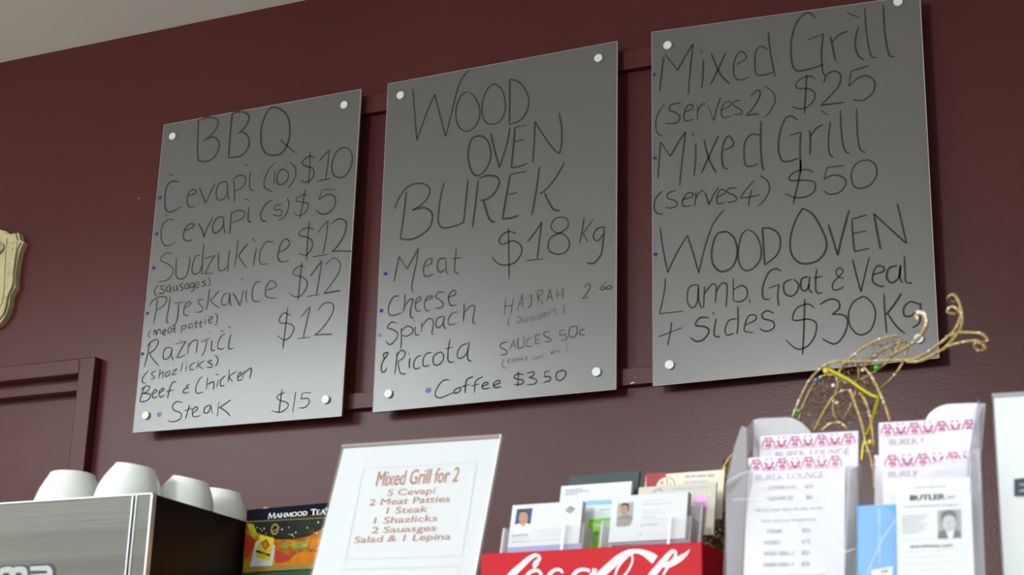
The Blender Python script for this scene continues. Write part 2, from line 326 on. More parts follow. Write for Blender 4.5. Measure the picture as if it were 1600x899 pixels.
INK = [
('A','A1','BBQ',.0044,'ink','388,182 385,300 382,400 385,470 398,492 440,497 490,480 530,430 546,375 535,335 505,312 470,318 425,342/388,188 430,170 490,162 525,175 538,200 525,245 490,290 450,325/645,130 635,230 622,380 618,468/645,132 690,122 740,124 768,148 772,180 745,230 715,265 685,285/715,272 750,290 772,330 768,385 735,435 690,462 618,468/945,84 910,120 875,200 862,290 868,380 900,435 950,450 1005,440 1050,395 1078,310 1080,220 1060,150 1015,105 960,84 930,92/1005,327 1060,380 1122,430'),
('A','A2','cevapi',.0036,'ink','165,-35 198,-27/238,22 200,15 165,32 142,80 133,160 140,225 165,248 200,242 262,208/308,130 360,110 372,90 345,80 318,100 303,150 308,195 330,212 365,205/395,65 420,125 442,185/442,185 480,100 518,30/605,25 570,22 535,50 524,100 530,150 560,160 595,135 608,90/605,25 610,100 622,158/655,10 662,90 662,170/650,-2 700,-28 740,-20 745,20 720,62 665,92/782,-58 775,20 782,75 812,90/738,-115 760,-97'),
('A','A1','ten dollars',.0036,'ink','970,508 920,560 888,640 892,695 945,725/968,568 960,670/1050,562 1010,560 985,610 988,660 1020,670 1060,640 1070,590 1045,560/1080,500 1118,540 1125,600 1100,655 1068,698/1270,475 1235,455 1190,480 1175,515 1210,535 1255,550 1262,600 1235,640 1195,655 1165,635/1235,418 1230,540 1222,672/1305,490 1345,445 1378,412/1378,412 1368,520 1350,640/1288,645 1340,635 1390,625/1535,402 1480,392 1430,430 1402,510 1405,585 1445,618 1500,605 1542,540 1555,460 1530,400'),
('A','A2','cevapi',.0036,'ink','132,265 158,280/205,310 160,308 120,345 105,410 115,480 150,507 215,482/285,390 340,368 355,345 325,340 295,365 275,415 280,455 305,468 340,462/388,335 415,385 430,440/430,440 460,360 498,290/580,290 540,290 505,330 495,380 510,410 550,390 578,345/580,290 580,360 592,410/640,245 632,330 627,412/640,260 690,238 730,245 740,270 710,305 640,332/772,210 765,290 770,320 792,325/740,147 775,163'),
('A','A2','five dollars',.0036,'ink','940,160 895,195 862,260 868,310 905,322/1022,190 972,200/972,200 965,235 1000,230 1022,245 1015,272 985,280 952,268/1060,145 1075,190 1060,250 1035,290 992,315/1215,120 1180,120 1135,145 1130,165 1170,175 1215,185 1220,215 1190,260 1150,278 1110,258/1198,78 1180,180 1155,300/1420,78 1325,82/1325,82 1300,155/1300,155 1360,120 1410,125 1428,170 1405,230 1350,265 1310,260 1280,235'),
('A','A2','sudzukice',.0034,'ink','188,568 150,560 110,590 105,620 150,640 190,670 195,710 170,750 130,775 80,775/222,600 218,700 225,745 260,758 295,735 318,660 322,590/400,575 365,590 345,650 340,700 360,722 395,705 415,650/430,495 420,600 415,725/435,600 515,580/515,580 475,640 435,725/435,718 500,712/540,560 540,640 545,690 580,690 605,660/625,540 615,620 612,700/688,460 678,560 660,670/762,490 720,540 690,585/690,580 720,630 755,672/828,530 815,590 805,660/795,450 818,472/955,480 905,475 865,530 850,600 865,645 915,640/1000,555 1050,530 1080,490 1060,455 1025,470 1000,530 990,590 1010,625 1075,620'),
('A','A2','twelve dollars',.0036,'ink','1265,380 1210,370 1155,400 1160,430 1210,440 1250,470 1245,530 1200,575 1150,565/1228,320 1215,470 1208,615/1295,405 1335,350 1370,315/1370,315 1355,450 1330,570/1252,590 1370,570/1395,340 1440,305 1490,308 1510,350 1490,430 1440,510 1400,550/1400,550 1470,545 1550,548'),
('A','A3','sausages',.0027,'ink','155,175 132,205 130,240 150,255/205,175 175,185 185,205 205,215 195,235 160,238/240,172 220,195 222,220 245,215 250,175/250,175 255,235/275,180 275,215 295,210 300,175/300,175 305,220/345,160 320,172 335,190 345,205 320,218/380,155 360,175 362,200 380,195 385,160/385,160 390,205/425,155 402,165 400,190 420,190 430,155/430,155 425,210 400,225/445,180 470,160 455,150 440,170 445,195 470,188/515,135 490,150 510,160 512,175 485,182/535,115 550,140 545,170 530,182'),
('A','A3','pljeskavice',.0034,'ink2','150,280 140,370 122,465/88,330 120,285 170,262 215,265 220,290 195,330 140,365/248,262 235,350 220,440 235,465/280,310 350,300/312,308 305,400 290,460 262,485/355,350 400,320 395,300 365,315 350,360 355,400 385,402/495,280 460,290 470,320 495,345 480,375 435,380/545,200 535,290 520,365/620,215 580,260 550,290/550,285 580,320 620,345/695,235 655,245 635,295 645,325 685,310 700,240/700,235 700,300 710,330/725,235 750,280 775,330/775,330 790,270 800,215/825,210 820,270 830,305/785,122 802,138/930,148 895,155 870,210 870,270 890,300 930,290/975,210 1030,195 1050,170 1020,140 985,165 968,220 980,265 1050,272'),
('A','A3','twelve dollars',.0036,'ink2','1270,40 1230,30 1185,60 1185,95 1240,110 1280,140 1280,190 1240,250 1190,262 1145,230/1245,0 1230,140 1215,285/1308,105 1350,50 1395,-10/1395,-10 1375,130 1352,245/1285,260 1380,243/1425,20 1450,-10 1490,-30 1525,-10 1535,40 1500,120 1410,238/1410,238 1470,225 1535,215'),
('A','A3','meat pattie',.0027,'ink','105,510 85,535 85,560 98,572/122,555 128,515 140,530 145,550 150,520 170,510 175,545/190,540 215,520 205,510 188,535 200,550 218,545/250,490 230,510 235,535 255,525/255,490 260,535/282,480 275,520 290,535/262,508 295,500/335,480 330,540/335,490 360,475 370,490 340,510/410,460 388,480 390,500 410,490/412,460 418,505/445,440 440,490 452,497/425,465 460,458/480,438 475,485 487,492/462,462 495,455/512,430 512,475/515,405 518,412/540,445 568,425 555,412 538,435 545,462 570,450/590,390 605,415 600,455 588,478'),
('A','A3','raznjici',.0032,'ink2','95,605 75,700 52,795/70,640 110,598 150,588 155,620 125,665 85,690/88,690 120,740 160,782/255,650 215,650 195,695 200,735 240,720 262,660/262,650 258,710 272,745/290,620 365,600/365,600 330,660 295,725/300,728 360,705/315,587 330,595/385,610 380,695/385,640 420,595 455,595 450,640 445,690/480,605 550,575/522,588 515,650 490,710/565,590 558,640 562,670 585,665/545,528 555,538/665,545 635,560 610,610 610,650 635,660 660,645/628,518 655,527/708,545 695,600 690,655 725,652/688,488 705,498'),
('A','A3','twelve dollars',.0030,'ink2','1158,405 1110,385 1075,425 1085,460 1150,465 1185,500 1160,560 1110,590 1060,555/1138,340 1120,500 1100,655/1238,415 1275,370 1308,338/1308,338 1280,460 1255,570/1210,580 1310,567/1370,365 1400,320 1450,305 1485,330 1470,400 1400,500 1340,552/1340,552 1400,548 1475,545'),
('A','A4','shazlicks',.0028,'ink2','105,240 65,290 60,325 85,335/165,240 130,260 140,280 155,295 120,308/195,230 185,302/190,275 215,250 215,300/260,240 235,265 240,285 265,270/265,240 270,282/285,240 325,225/325,225 285,270 320,265/365,180 350,250/395,200 388,245/400,168 404,176/460,180 430,195 420,230 450,232/485,165 470,225/530,165 485,200 520,225/590,160 555,175 585,190 585,212 550,215/612,125 632,150 628,185 610,205'),
('A','A4','beef and chicken',.0030,'ink2','75,365 55,420 40,475/50,385 90,355 115,365 100,395 60,415/60,415 110,415 120,440 90,470 40,475/140,420 170,395 155,385 135,415 145,447 175,435/190,410 225,385 210,375 188,405 195,440 230,425/320,322 285,335 265,390 250,450/240,400 300,385/415,346 395,354 400,368 413,370/405,370 378,382 368,402 388,411 413,400/515,285 490,310 465,370 475,412 520,402/555,290 545,380/555,345 600,325 600,385/638,310 622,365/615,265 635,275/690,280 655,310 655,355 685,350/720,232 710,330/775,245 720,285 745,325/785,290 815,265 800,255 785,275 785,315 815,305/830,240 820,300/830,260 885,222 875,300'),
('A','A4','steak',.0030,'ink2','360,480 320,475 290,505 300,540 350,560 350,600 300,628 255,620/418,500 400,560 388,605/380,545 440,525/445,560 480,530 465,515 440,545 450,590 500,580/575,500 535,520 530,560 560,555 580,505/580,500 590,565/640,475 628,585/730,462 690,490 640,525/650,520 700,555 725,585'),
('A','A4','fifteen dollars',.0030,'ink2','1140,405 1085,430 1090,460 1150,480 1165,510 1110,555 1040,545/1118,382 1105,480 1095,560/1222,400 1200,555/1340,405 1275,410/1275,410 1260,455/1260,455 1310,450 1325,480 1290,520 1245,522'),
('A','A1','bullet',.0100,'blue','97,771'),('A','A2','bullet',.0090,'blue','72,415 50,674'),('A','A3','bullet',.0085,'blue','74,388 38,694'),('A','A4','bullet',.012,'blue2','188,573'),
('B','B1','wood',.0042,'ink','195,170 205,300 222,515/222,515 285,340 343,205/343,205 380,350 417,490/417,490 460,320 500,160 540,80 580,40/562,187 520,215 490,290 488,370 515,435 560,455 610,430 645,360 645,290 610,220 575,190/745,135 700,170 665,260 665,340 690,395 730,407 780,390 815,330 820,260 800,180 765,145 735,135/850,105 850,250 848,410/850,105 900,115 950,165 978,240 965,320 920,380 848,410'),
('B','B1','oven',.0044,'ink','640,488 600,500 575,560 570,640 590,720 625,755 670,735 712,670 722,590 700,520 660,488 625,488/722,470 750,590 780,700/780,700 820,580 840,500 850,435/885,430 875,560 860,700/885,430 965,412/885,525 945,510/860,700 910,695 968,672/1020,390 1015,530 1005,670/1020,390 1090,500 1150,580 1185,605/1185,605 1200,540 1200,430 1182,328'),
('B','B2','burek',.0046,'ink','150,255 135,400 110,570/70,372 100,300 150,230 220,200 280,210 308,245 290,300 240,350 190,380/190,380 260,362 310,385 325,430 305,495 250,545 180,575 110,570/405,190 380,290 365,400 365,465 395,497 460,490 535,462/562,180 550,300 532,465/630,180 615,320 592,495/640,165 690,148 750,155 772,190 750,250 700,300 645,315/665,310 690,400 710,445 740,460/845,140 820,280 792,438/845,140 955,118/840,275 888,262/792,438 850,432 902,415/1040,90 1020,240 990,412/1208,60 1150,160 1095,230 1042,272/1075,265 1110,340 1140,378 1178,380'),
('B','B2','meat',.0036,'ink2','100,690 85,770 68,855/100,690 155,772/155,772 195,700 230,635/230,635 215,740 190,860 185,900 195,928/270,760 315,735 318,705 290,710 265,760 270,815 295,822 330,805/410,700 370,710 355,760 375,795 410,775/415,700 415,780 430,812/485,630 475,720 475,790 505,805/455,705 520,695'),
('B','B2','eighteen dollars a kilo',.0036,'ink','885,538 840,522 790,545 770,590 800,608 860,585 910,610 922,660 880,725 820,747 760,735 722,692/832,498 835,660 838,838/962,588 1010,530 1055,458/1055,458 1040,580 1025,705/955,717 1065,705/1190,425 1140,440 1118,490 1150,530 1200,540 1240,590 1225,650 1170,675 1110,655 1098,610 1120,560 1180,530 1230,490 1225,440 1185,425/1338,430 1325,520 1310,600/1400,440 1335,530/1330,530 1365,592/1470,490 1420,510 1400,560 1430,585 1465,540/1475,490 1465,600 1450,680 1400,735 1358,730/1512,580 1522,578'),
('B','B3','cheese',.0032,'ink2','205,175 160,180 120,250 120,320 160,335 225,310/255,155 250,230 242,305/248,260 290,205 320,205 300,280 300,345 325,355/340,235 385,205 375,180 345,210 340,275 360,300 390,290/420,215 480,185 470,172 430,190 415,250 430,295 460,292/575,150 535,140 505,180 540,205 570,240 550,270 505,275/610,185 670,160 665,130 635,140 612,190 630,250 680,248'),
('B','B3','spinach',.0032,'ink2','185,400 140,390 108,435 150,450 190,480 180,530 130,575 92,545/222,440 225,520 218,610/225,460 270,425 315,440 310,480 270,505 230,500/340,425 335,480 350,497 375,492/322,370 332,378/390,390 390,470/390,430 440,365 480,370 485,420 475,480 495,490/570,340 520,360 508,415 535,435 575,390/580,340 570,410 590,450/690,305 640,320 612,370 620,410 680,400/742,235 740,310 735,385/738,320 790,260 830,260 820,330 815,390 840,402'),
('B','B3','and riccota',.0032,'ink2','105,640 75,655 85,690 110,650 95,638/85,690 60,740 60,795 85,800 105,765/190,640 180,730 170,815/180,670 220,625 255,640 235,690 185,715/195,720 215,810 260,815/295,685 288,740 295,770/280,645 290,657/385,665 350,680 325,730 335,775 380,765/470,640 425,655 402,710 410,755 460,745/545,635 495,665 485,720 515,748 560,715 572,665 545,632/625,530 610,630 608,700 625,722 655,715/588,610 645,597/770,565 715,590 685,650 700,690 745,670 785,610/785,555 770,640 775,700 802,710'),
('B','B4','hajran',.0028,'ink2','585,165 575,285/640,155 622,270/580,222 632,212/665,250 700,135/700,135 708,235/678,205 705,200/745,150 775,138/765,140 765,200 740,235/808,110 812,210/808,115 840,105 842,130 812,155/812,155 850,205/872,185 895,100/895,100 915,180/880,160 910,150/945,95 950,165/950,135 985,130/985,85 988,160/1140,85 1160,60 1178,75 1165,115 1125,165/1125,165 1170,155/1208,130 1214,132/1245,95 1265,80 1285,95 1265,105 1245,95/1290,90 1310,75 1330,85 1315,100 1290,90/1265,60 1295,48'),
('B','B4','joguet',.0020,'ink3','615,295 600,325 610,360/655,300 685,290/685,290 690,320 660,342/725,295 705,310 715,330 740,315 725,295/780,285 755,300 770,320 795,300 775,300/810,275 815,305 835,295 835,270/855,290 870,270 855,265 850,290 875,292/885,260 890,292/888,270 905,255/925,235 935,285/905,248 945,238/985,205 998,235 985,275'),
('B','B4','sauces fifty cents',.0024,'ink2','600,470 555,480 550,510 590,530 590,555 550,562/612,530 640,455/640,455 655,515/622,500 650,492/670,440 675,515 715,500/710,430 715,505/765,435 735,460 735,500 775,498/795,425 795,485/790,425 830,415/795,455 820,450/795,485 830,475/895,395 855,405 860,430 895,445 900,465 855,470/1005,385 965,390/965,390 965,425/965,425 1005,420 1010,450 975,460/1070,358 1035,375 1030,420 1055,440 1085,410 1085,370 1065,355/1140,380 1110,390 1105,415 1140,425'),
('B','B4','kajmak ajvar etc',.0014,'ink3','575,585 560,615 565,645 590,655/600,590 602,620/620,588 602,605 622,618/640,585 628,600 642,610 645,588/655,585 655,625/668,605 670,585 680,600 688,582 692,602/708,578 700,592 712,600/725,570 728,598/740,572 728,585 742,596/752,595 748,602/780,575 770,590 785,592/795,570 795,600/805,570 812,588 820,565/838,560 830,575 842,580/852,575 852,555 865,550/905,550 920,540 905,540 905,555 920,552/935,520 938,550/928,535 948,530/965,525 952,535 968,545/1005,480 1018,505 1010,540'),
('B','B4','coffee',.0034,'ink2','190,735 140,745 95,810 95,850 130,862 220,825/250,795 225,810 230,832 265,815 265,792 245,795/355,715 310,740 300,830/275,785 330,770/425,715 375,745 365,825/345,780 400,765/415,785 460,765 445,752 420,775 430,800 475,792/495,780 545,755 530,740 500,765 510,790 555,785'),
('B','B4','three fifty',.0034,'ink2','710,700 670,695 645,715 660,730 705,740 700,765 645,770/675,675 670,785/735,690 780,680 780,705 750,720/750,720 800,735 790,765 735,772/895,675 860,680/860,680 855,715/855,715 895,715 895,740 850,755/985,670 945,685 940,725 965,742 1000,715 1005,680 975,668'),
('B','B2','bullet',.0090,'blue','12,805'),('B','B3','bullet',.0090,'blue','58,295'),('B','B3','bullet',.0090,'blue2','45,498'),('B','B4','bullet',.0135,'blue2','42,810'),
('C','C1','mixed grill',.0040,'ink','90,355 75,460 62,570/98,340 175,440/175,440 225,350 272,275/272,275 255,430 242,590/335,375 335,460 325,555/318,312 330,330/385,335 440,460 500,525/475,330 430,430 380,530/540,405 595,375 605,350 575,322 545,345 525,410 530,475 565,500 625,482/735,310 700,290 665,320 658,400 670,465 720,468 775,450/742,200 755,330 785,480'),
('C','C1','grill',.0040,'ink','1035,115 1010,85 970,85 915,150 885,270 890,390 920,442 1000,432 1085,405/985,252 1085,212/1085,212 1075,320 1080,430 1095,475/1130,230 1145,300 1162,382/1140,270 1180,220 1240,195/1305,168 1285,260 1300,340 1338,375/1232,78 1308,110/1345,48 1355,200 1375,320 1390,355 1420,362/1460,32 1470,200 1490,320 1505,352 1535,355'),
('C','C1','serves two',.0034,'ink','95,648 50,720 38,790 55,840 80,845/195,645 135,655 125,690 165,705 190,735 165,770 98,772/215,705 265,680 265,655 235,665 215,720 225,755 275,745/300,660 298,750/300,695 325,655 350,650/365,665 400,755/400,755 420,680 445,608/445,690 505,660 500,635 465,650 448,700 460,735 510,725/570,628 530,635 525,660 570,685 575,710 525,718/632,605 665,570 690,570 685,610 650,670 605,722/605,722 650,715 685,715/715,537 765,570 785,620 765,680 720,733'),
('C','C1','twenty five dollars',.0038,'ink','1035,495 1010,478 950,490 915,525 925,552 990,555 1030,580 1025,630 975,675 930,680 892,665/982,468 975,590 968,712/1090,515 1110,465 1160,445 1195,475 1180,540 1120,610 1070,658/1070,658 1140,650 1212,640/1370,412 1310,430 1260,445/1260,445 1245,540/1245,540 1300,490 1360,475 1405,510 1400,570 1350,620 1310,630 1272,620'),
('C','C2','mixed',.0040,'ink','70,250 60,360 52,475/70,248 130,338/130,338 180,250 225,185/225,185 205,350 188,525/288,255 288,350 278,458/265,187 275,210/340,235 370,350 415,440/430,208 380,320 325,442/465,300 515,275 525,250 495,210 465,250 452,330 460,400 490,418/690,205 640,200 600,240 590,320 600,390 630,400 680,385/695,118 695,280 705,395 715,425'),
('C','C2','grill',.0040,'ink','925,112 890,88 850,100 815,190 805,290 825,360 865,370 930,350/875,208 945,187/945,187 940,300 945,440/1000,175 1005,250 1003,328/1005,215 1040,165 1082,140/1130,120 1118,240 1125,320 1150,345/1072,52 1112,80/1192,48 1200,200 1220,300 1250,320/1295,38 1298,180 1315,290 1350,315'),
('C','C2','serves four',.0034,'ink','78,555 40,600 28,660 50,695 85,698/165,550 115,570 115,600 160,615 170,645 130,662 100,655/205,610 265,590 270,570 235,570 205,620 215,650 262,645/290,555 288,600 280,650/290,600 315,560 345,550/345,565 360,600 370,640/370,640 400,580 432,530/420,595 470,570 470,550 440,550 420,600 430,635 470,625/545,535 495,540 490,565 535,585 540,615 490,625/655,488 600,550 565,600/565,600 640,590 690,575/640,545 625,600 618,650/690,458 735,490 750,540 725,600 680,650'),
('C','C2','fifty dollars',.0038,'ink','1022,440 990,420 920,430 875,465 885,490 960,488 1030,500 1030,555 980,590 910,595 850,572/945,360 940,440 920,540 898,635/1215,395 1110,408/1110,408 1090,480/1090,480 1150,455 1210,470 1228,510 1190,560 1130,575 1090,555/1340,362 1290,385 1260,450 1275,520 1320,538 1380,515 1420,450 1410,390 1370,362 1335,365'),
('C','C3','wood',.0038,'ink','62,175 80,300 108,442/108,442 160,330 225,220/225,220 260,330 293,445/293,445 330,290 380,150 445,68/445,200 400,215 372,300 375,385 410,430 450,435 500,400 522,320 505,240 460,200 430,203/590,185 550,215 528,310 535,390 570,430 620,415 660,360 662,290 635,220 595,188/672,175 678,280 685,395/672,178 720,180 765,210 780,270 755,340 685,398'),
('C','C3','oven',.0042,'ink','912,60 870,130 838,240 845,330 885,380 940,390 1010,365 1052,300 1045,230 990,120 945,75 905,62/1065,155 1090,240 1120,340/1120,340 1145,230 1188,72/1205,125 1210,220 1220,318/1205,125 1295,98/1210,210 1290,195/1220,318 1310,298/1335,92 1355,200 1375,305/1335,92 1430,180 1530,270/1475,32 1500,140 1530,270'),
('C','C4','lamb',.0036,'ink','88,125 82,200 55,322/55,322 185,308/272,162 235,165 212,195 212,255 232,288 255,278 268,235 272,175/272,162 272,240 288,292/305,170 300,290/305,210 345,160 370,170 365,260/370,200 400,155 430,165 425,285/465,122 465,250/465,190 510,165 540,185 540,230 505,255 468,250/555,240 558,262'),
('C','C4','goat',.0036,'ink','730,85 700,72 660,95 630,170 632,235 668,242/660,180 720,160/720,160 712,220 718,280/790,130 750,150 748,200 780,225 815,205 828,160 800,130/880,115 845,130 842,180 865,195 890,160/890,115 885,180 905,208/928,72 922,160 930,205 960,205/912,125 962,112/1055,65 1035,85 1050,115 1075,85 1055,62/1050,118 1020,150 1018,185 1045,190 1078,170/1045,118 1078,125'),
('C','C4','veal',.0038,'ink','1128,20 1150,110 1175,200/1175,200 1200,90 1222,5/1240,105 1300,85 1295,60 1260,60 1240,110 1245,150 1285,170 1305,165/1375,55 1330,70 1318,120 1345,150 1385,120 1395,60/1395,50 1388,110 1405,150/1415,0 1420,100 1425,145 1460,152'),
('C','C4','plus sides',.0036,'ink','122,368 115,430 98,498/50,450 180,400/330,345 280,345 255,385 310,395 330,420 300,465 260,475 228,455/370,350 358,430 372,450 392,448/350,315 360,325/485,350 440,360 420,410 430,440 470,430/490,280 492,370 485,435/530,385 590,355 585,330 550,335 530,385 530,420 575,425/690,320 655,305 625,325 635,350 685,365 690,400 650,420 612,405'),
('C','C4','thirty dollars a kilo',.0040,'ink','915,290 880,268 820,290 795,340 810,360 880,352 925,375 920,440 880,500 820,518 758,468/862,240 858,400 850,550/945,272 1000,242 1045,250 1055,290 1015,325/1015,325 1080,330 1100,370 1080,440 1030,490 960,462/1180,228 1130,260 1105,330 1120,400 1170,440 1230,410 1255,330 1240,270 1200,230 1170,230/1302,212 1308,320 1318,430/1400,208 1360,270 1312,330/1325,325 1370,390 1418,432/1500,270 1450,255 1415,285 1415,330 1450,335 1490,300/1505,260 1505,310 1500,370 1460,400'),
('C','C1','bullet',.0078,'blue','30,466'),('C','C2','bullet',.0086,'blue','33,349'),('C','C3','bullet',.0090,'blue','36,334'),
]
BOARDS = [
 ('A', [(256,195),(565,139),(534,651),(207,677)], [(271,214),(539,165),(229,650),(510,625)], 'frosted grey menu board nearest the door, headed BBQ and listing meats'),
 ('B', [(606,131),(965,64),(963,609),(582,645)], [(627,150),(936,92),(608,616),(933,582)], 'frosted grey menu board in the middle, headed Wood Oven Burek'),
 ('C', [(1018,50),(1438,-8),(1468,560),(1020,604)], [(1044,72),(1404,4),(1047,571),(1436,530)], 'frosted grey menu board with Mixed Grill and Wood Oven lamb prices, above the gold ornament')]
rnd = random.Random(5)
for key, cor, caps, lab in BOARDS:
    loc = [BP.uv(*q) for q in cor]
    root = empty('menu_board', BP.w((loc[2][0]+loc[3][0])/2, (loc[2][1]+loc[3][1])/2), lab, 'sign', 'menu boards on the maroon wall')
    bm = bmesh.new(); prism(bm, BP, loc, -0.006, 0); from_bm('panel', bm, M['board'], root)
    bm = bmesh.new()                                     # pale sawn edge along top and sides
    for a, b in ((0, 1), (1, 2), (3, 0), (2, 3)):
        pa, pb = Vector(loc[a]), Vector(loc[b]); d = (pb-pa).normalized(); nn = Vector((-d.y, d.x))
        w_ = 0.0011 if (a, b) != (1, 2) else 0.0018
        if nn.dot(Vector(((loc[0][0]+loc[2][0])/2, (loc[0][1]+loc[2][1])/2))-pa) < 0: nn = -nn
        poly(bm, BP, [tuple(pa), tuple(pb), tuple(pb+nn*w_), tuple(pa+nn*w_)], 0.0003)
    from_bm('panel_edge', bm, M['edge'], root)
    for q in caps:
        a, b = BP.uv(*q); c = BP.w(a, b)
        bm = bmesh.new(); Mx = Matrix.Translation(c) @ Matrix.Rotation(math.pi/2, 4, 'X')
        lathe(bm, [(0, 0.0), (0.0100, 0.0), (0.0100, 0.005), (0.0094, 0.0058), (0, 0.0058)], Mx, 32)
        cp = from_bm('standoff_cap', bm, M['alu'], root)
        bm = bmesh.new(); lathe(bm, [(0, -0.0242), (0.006, -0.0242), (0.006, -0.0062), (0, -0.0062)], Mx, 16); from_bm('standoff_post', bm, M['alu'], cp)
    for bkey, zone, nm, wd, mt, txt in INK:
        if bkey != key: continue
        bm = bmesh.new()
        if nm == 'bullet':
            for q in txt.split():
                x, y = map(float, q.split(',')); a, b = BP.uv(*zpx(zone, x, y)); bm = bmesh.new()
                poly(bm, BP, ell(a, b, wd*0.58, wd*0.49, 14), 0.0004)
                from_bm('bullet_mark', bm, M[mt], root)
        else:
            strokes(bm, BP, zone, txt, wd, rnd=rnd)
            from_bm('handwriting', bm, M[mt], root)
# ------------------------------------------------------------------ text helpers
def text_mesh(body, bold=0.0, sp=1.0):
    cu = bpy.data.curves.new('print', 'FONT'); cu.body = body; cu.space_character = sp; cu.resolution_u = 3
    o = bpy.data.objects.new('print', cu); col.objects.link(o)
    dg = bpy.context.evaluated_depsgraph_get(); me = bpy.data.meshes.new_from_object(o.evaluated_get(dg))
    bpy.data.objects.remove(o)
    if bold:                                   # bolder: the same outline laid a few times side by side
        bm = bmesh.new()
        for dx, dy in ((-bold, 0), (bold, 0), (0, bold*.6), (0, -bold*.6)):
            k = len(bm.verts); bm.from_mesh(me); bm.verts.ensure_lookup_table()
            for v in bm.verts[k:]: v.co.x += dx; v.co.y += dy
        bm.to_mesh(me); bm.free()
    return me
def text_on(name, pl, body, bl, tr, matl, parent, bold=0.0, h=0.0005, sp=1.0, slant=0):
    """bl, tr: pixels of the lettering's lower-left and upper-right corner"""
    me = text_mesh(body, bold, sp); a0, b0 = pl.uv(*bl); a1, b1 = pl.uv(*tr)
    xs = [v.co.x for v in me.vertices]; ys = [v.co.y for v in me.vertices]
    x0, x1, y0, y1 = min(xs), max(xs), min(ys), max(ys)
    for v in me.vertices:
        s_, t_ = (v.co.x-x0)/(x1-x0), (v.co.y-y0)/(y1-y0)
        v.co = pl.w(a0+(a1-a0)*s_+slant*(b1-b0)*t_, b0+(b1-b0)*t_, h)
    me.materials.clear(); return link(name, me, matl, parent)
SER = {'M': (1.15, [((0.1,0),(0.2,1),.09),((0.2,1),(0.55,0.1),.16),((0.55,0.1),(0.95,1),.08),((0.95,1),(1.03,0),.16),((0,0),(.22,0),.05),((.9,0),(1.15,0),.05)]),
       'A': (0.95, [((0.08,0),(0.48,1),.08),((0.48,1),(0.85,0),.17),((.22,.36),(.68,.36),.07),((0,0),(.2,0),.05),((.72,0),(.97,0),.05)]),
       'H': (1.0, [((.17,0),(.17,1),.16),((.83,0),(.83,1),.16),((.17,.52),(.83,.52),.08),((.04,0),(.3,0),.05),((.7,0),(.96,0),.05),((.04,1),(.3,1),.05),((.7,1),(.96,1),.05)]),
       'T': (0.85, [((.43,0),(.43,1),.16),((.03,.97),(.83,.97),.08),((.05,.98),(.05,.8),.05),((.81,.98),(.81,.8),.05),((.28,0),(.58,0),.05)]),
       'E': (0.75, [((.17,0),(.17,1),.16),((.1,.97),(.68,.97),.07),((.17,.52),(.55,.52),.07),((.1,.03),(.72,.03),.07),((.70,.03),(.72,.22),.05)]),
       'D': (0.95, [((.17,0),(.17,1),.16)]), 'O': (1.05, []), 'B': (.8, [((.17,0),(.17,1),.16)]), 'U': (.9, []), 'R': (.85, [((.17,0),(.17,1),.16),((.35,.48),(.85,0),.14)]),
       'K': (.9, [((.17,0),(.17,1),.16),((.2,.45),(.78,1),.07),((.3,.55),(.88,0),.15),((.04,0),(.3,0),.05),((.04,1),(.3,1),.05)]), 'L': (.72, [((.17,0),(.17,1),.16),((.1,.03),(.68,.03),.07),((.66,.03),(.68,.25),.05),((.04,1),(.3,1),.05)]),
       'N': (1.0, [((.15,0),(.15,1),.07),((.12,1),(.85,0),.16),((.85,0),(.85,1),.07),((.02,0),(.28,0),.05),((.72,1),(.98,1),.05)]), 'G': (1.0, [((.85,.08),(.85,.42),.14),((.68,.42),(.98,.42),.05)]), ' ': (.45, [])}
def serif_text(name, pl, body, bl, tr, matl, parent, h=0.0007, small=None, weight=1.0):
    a0, b0 = pl.uv(*bl); a1, b1 = pl.uv(*tr); H = b1-b0
    tot = sum(SER[c][0]*(1 if not small or i in small[1] or c == ' ' else small[0]) for i, c in enumerate(body)); sx = (a1-a0)/tot
    bm = bmesh.new(); x = a0
    for i, c in enumerate(body):
        k = 1 if not small or i in small[1] or c == ' ' else small[0]
        w_, st = SER[c]; f = lambda p: (x+p[0]*sx*k, b0+p[1]*H*k)
        for p, q, w in st: ribbon(bm, pl, [f(p), f(q)], w*sx*weight*k*1.15, h, taper=False)
        def arc(cx, cy, rx, ry, d0, d1, wt=.16, wn=.06):
            pts = []
            for j in range(17):
                an = math.radians(d0+(d1-d0)*j/16); X, Y = f((cx+rx*math.cos(an), cy+ry*math.sin(an)))
                pts.append((X, Y, (wn+(wt-wn)*abs(math.cos(an)))*sx*weight*k*1.15))
            ribbon(bm, pl, pts, 0, h)
        if c == 'O': arc(.52, .5, .4, .48, 0, 360)
        if c == 'D': arc(.2, .5, .62, .47, -90, 90)
        if c == 'B': arc(.2, .75, .42, .23, -90, 90); arc(.2, .27, .5, .25, -90, 90)
        if c == 'R': arc(.2, .73, .45, .25, -90, 90)
        if c == 'G': arc(.52, .5, .4, .48, 45, 320)
        if c == 'U':
            for p, q, w in (((.15,.35),(.15,1),.16), ((.78,.35),(.78,1),.07)): ribbon(bm, pl, [f(p), f(q)], w*sx*weight, h, taper=False)
            arc(.465, .35, .315, .33, 180, 360)
        x += w_*sx*k
    return from_bm(name, bm, matl, parent)
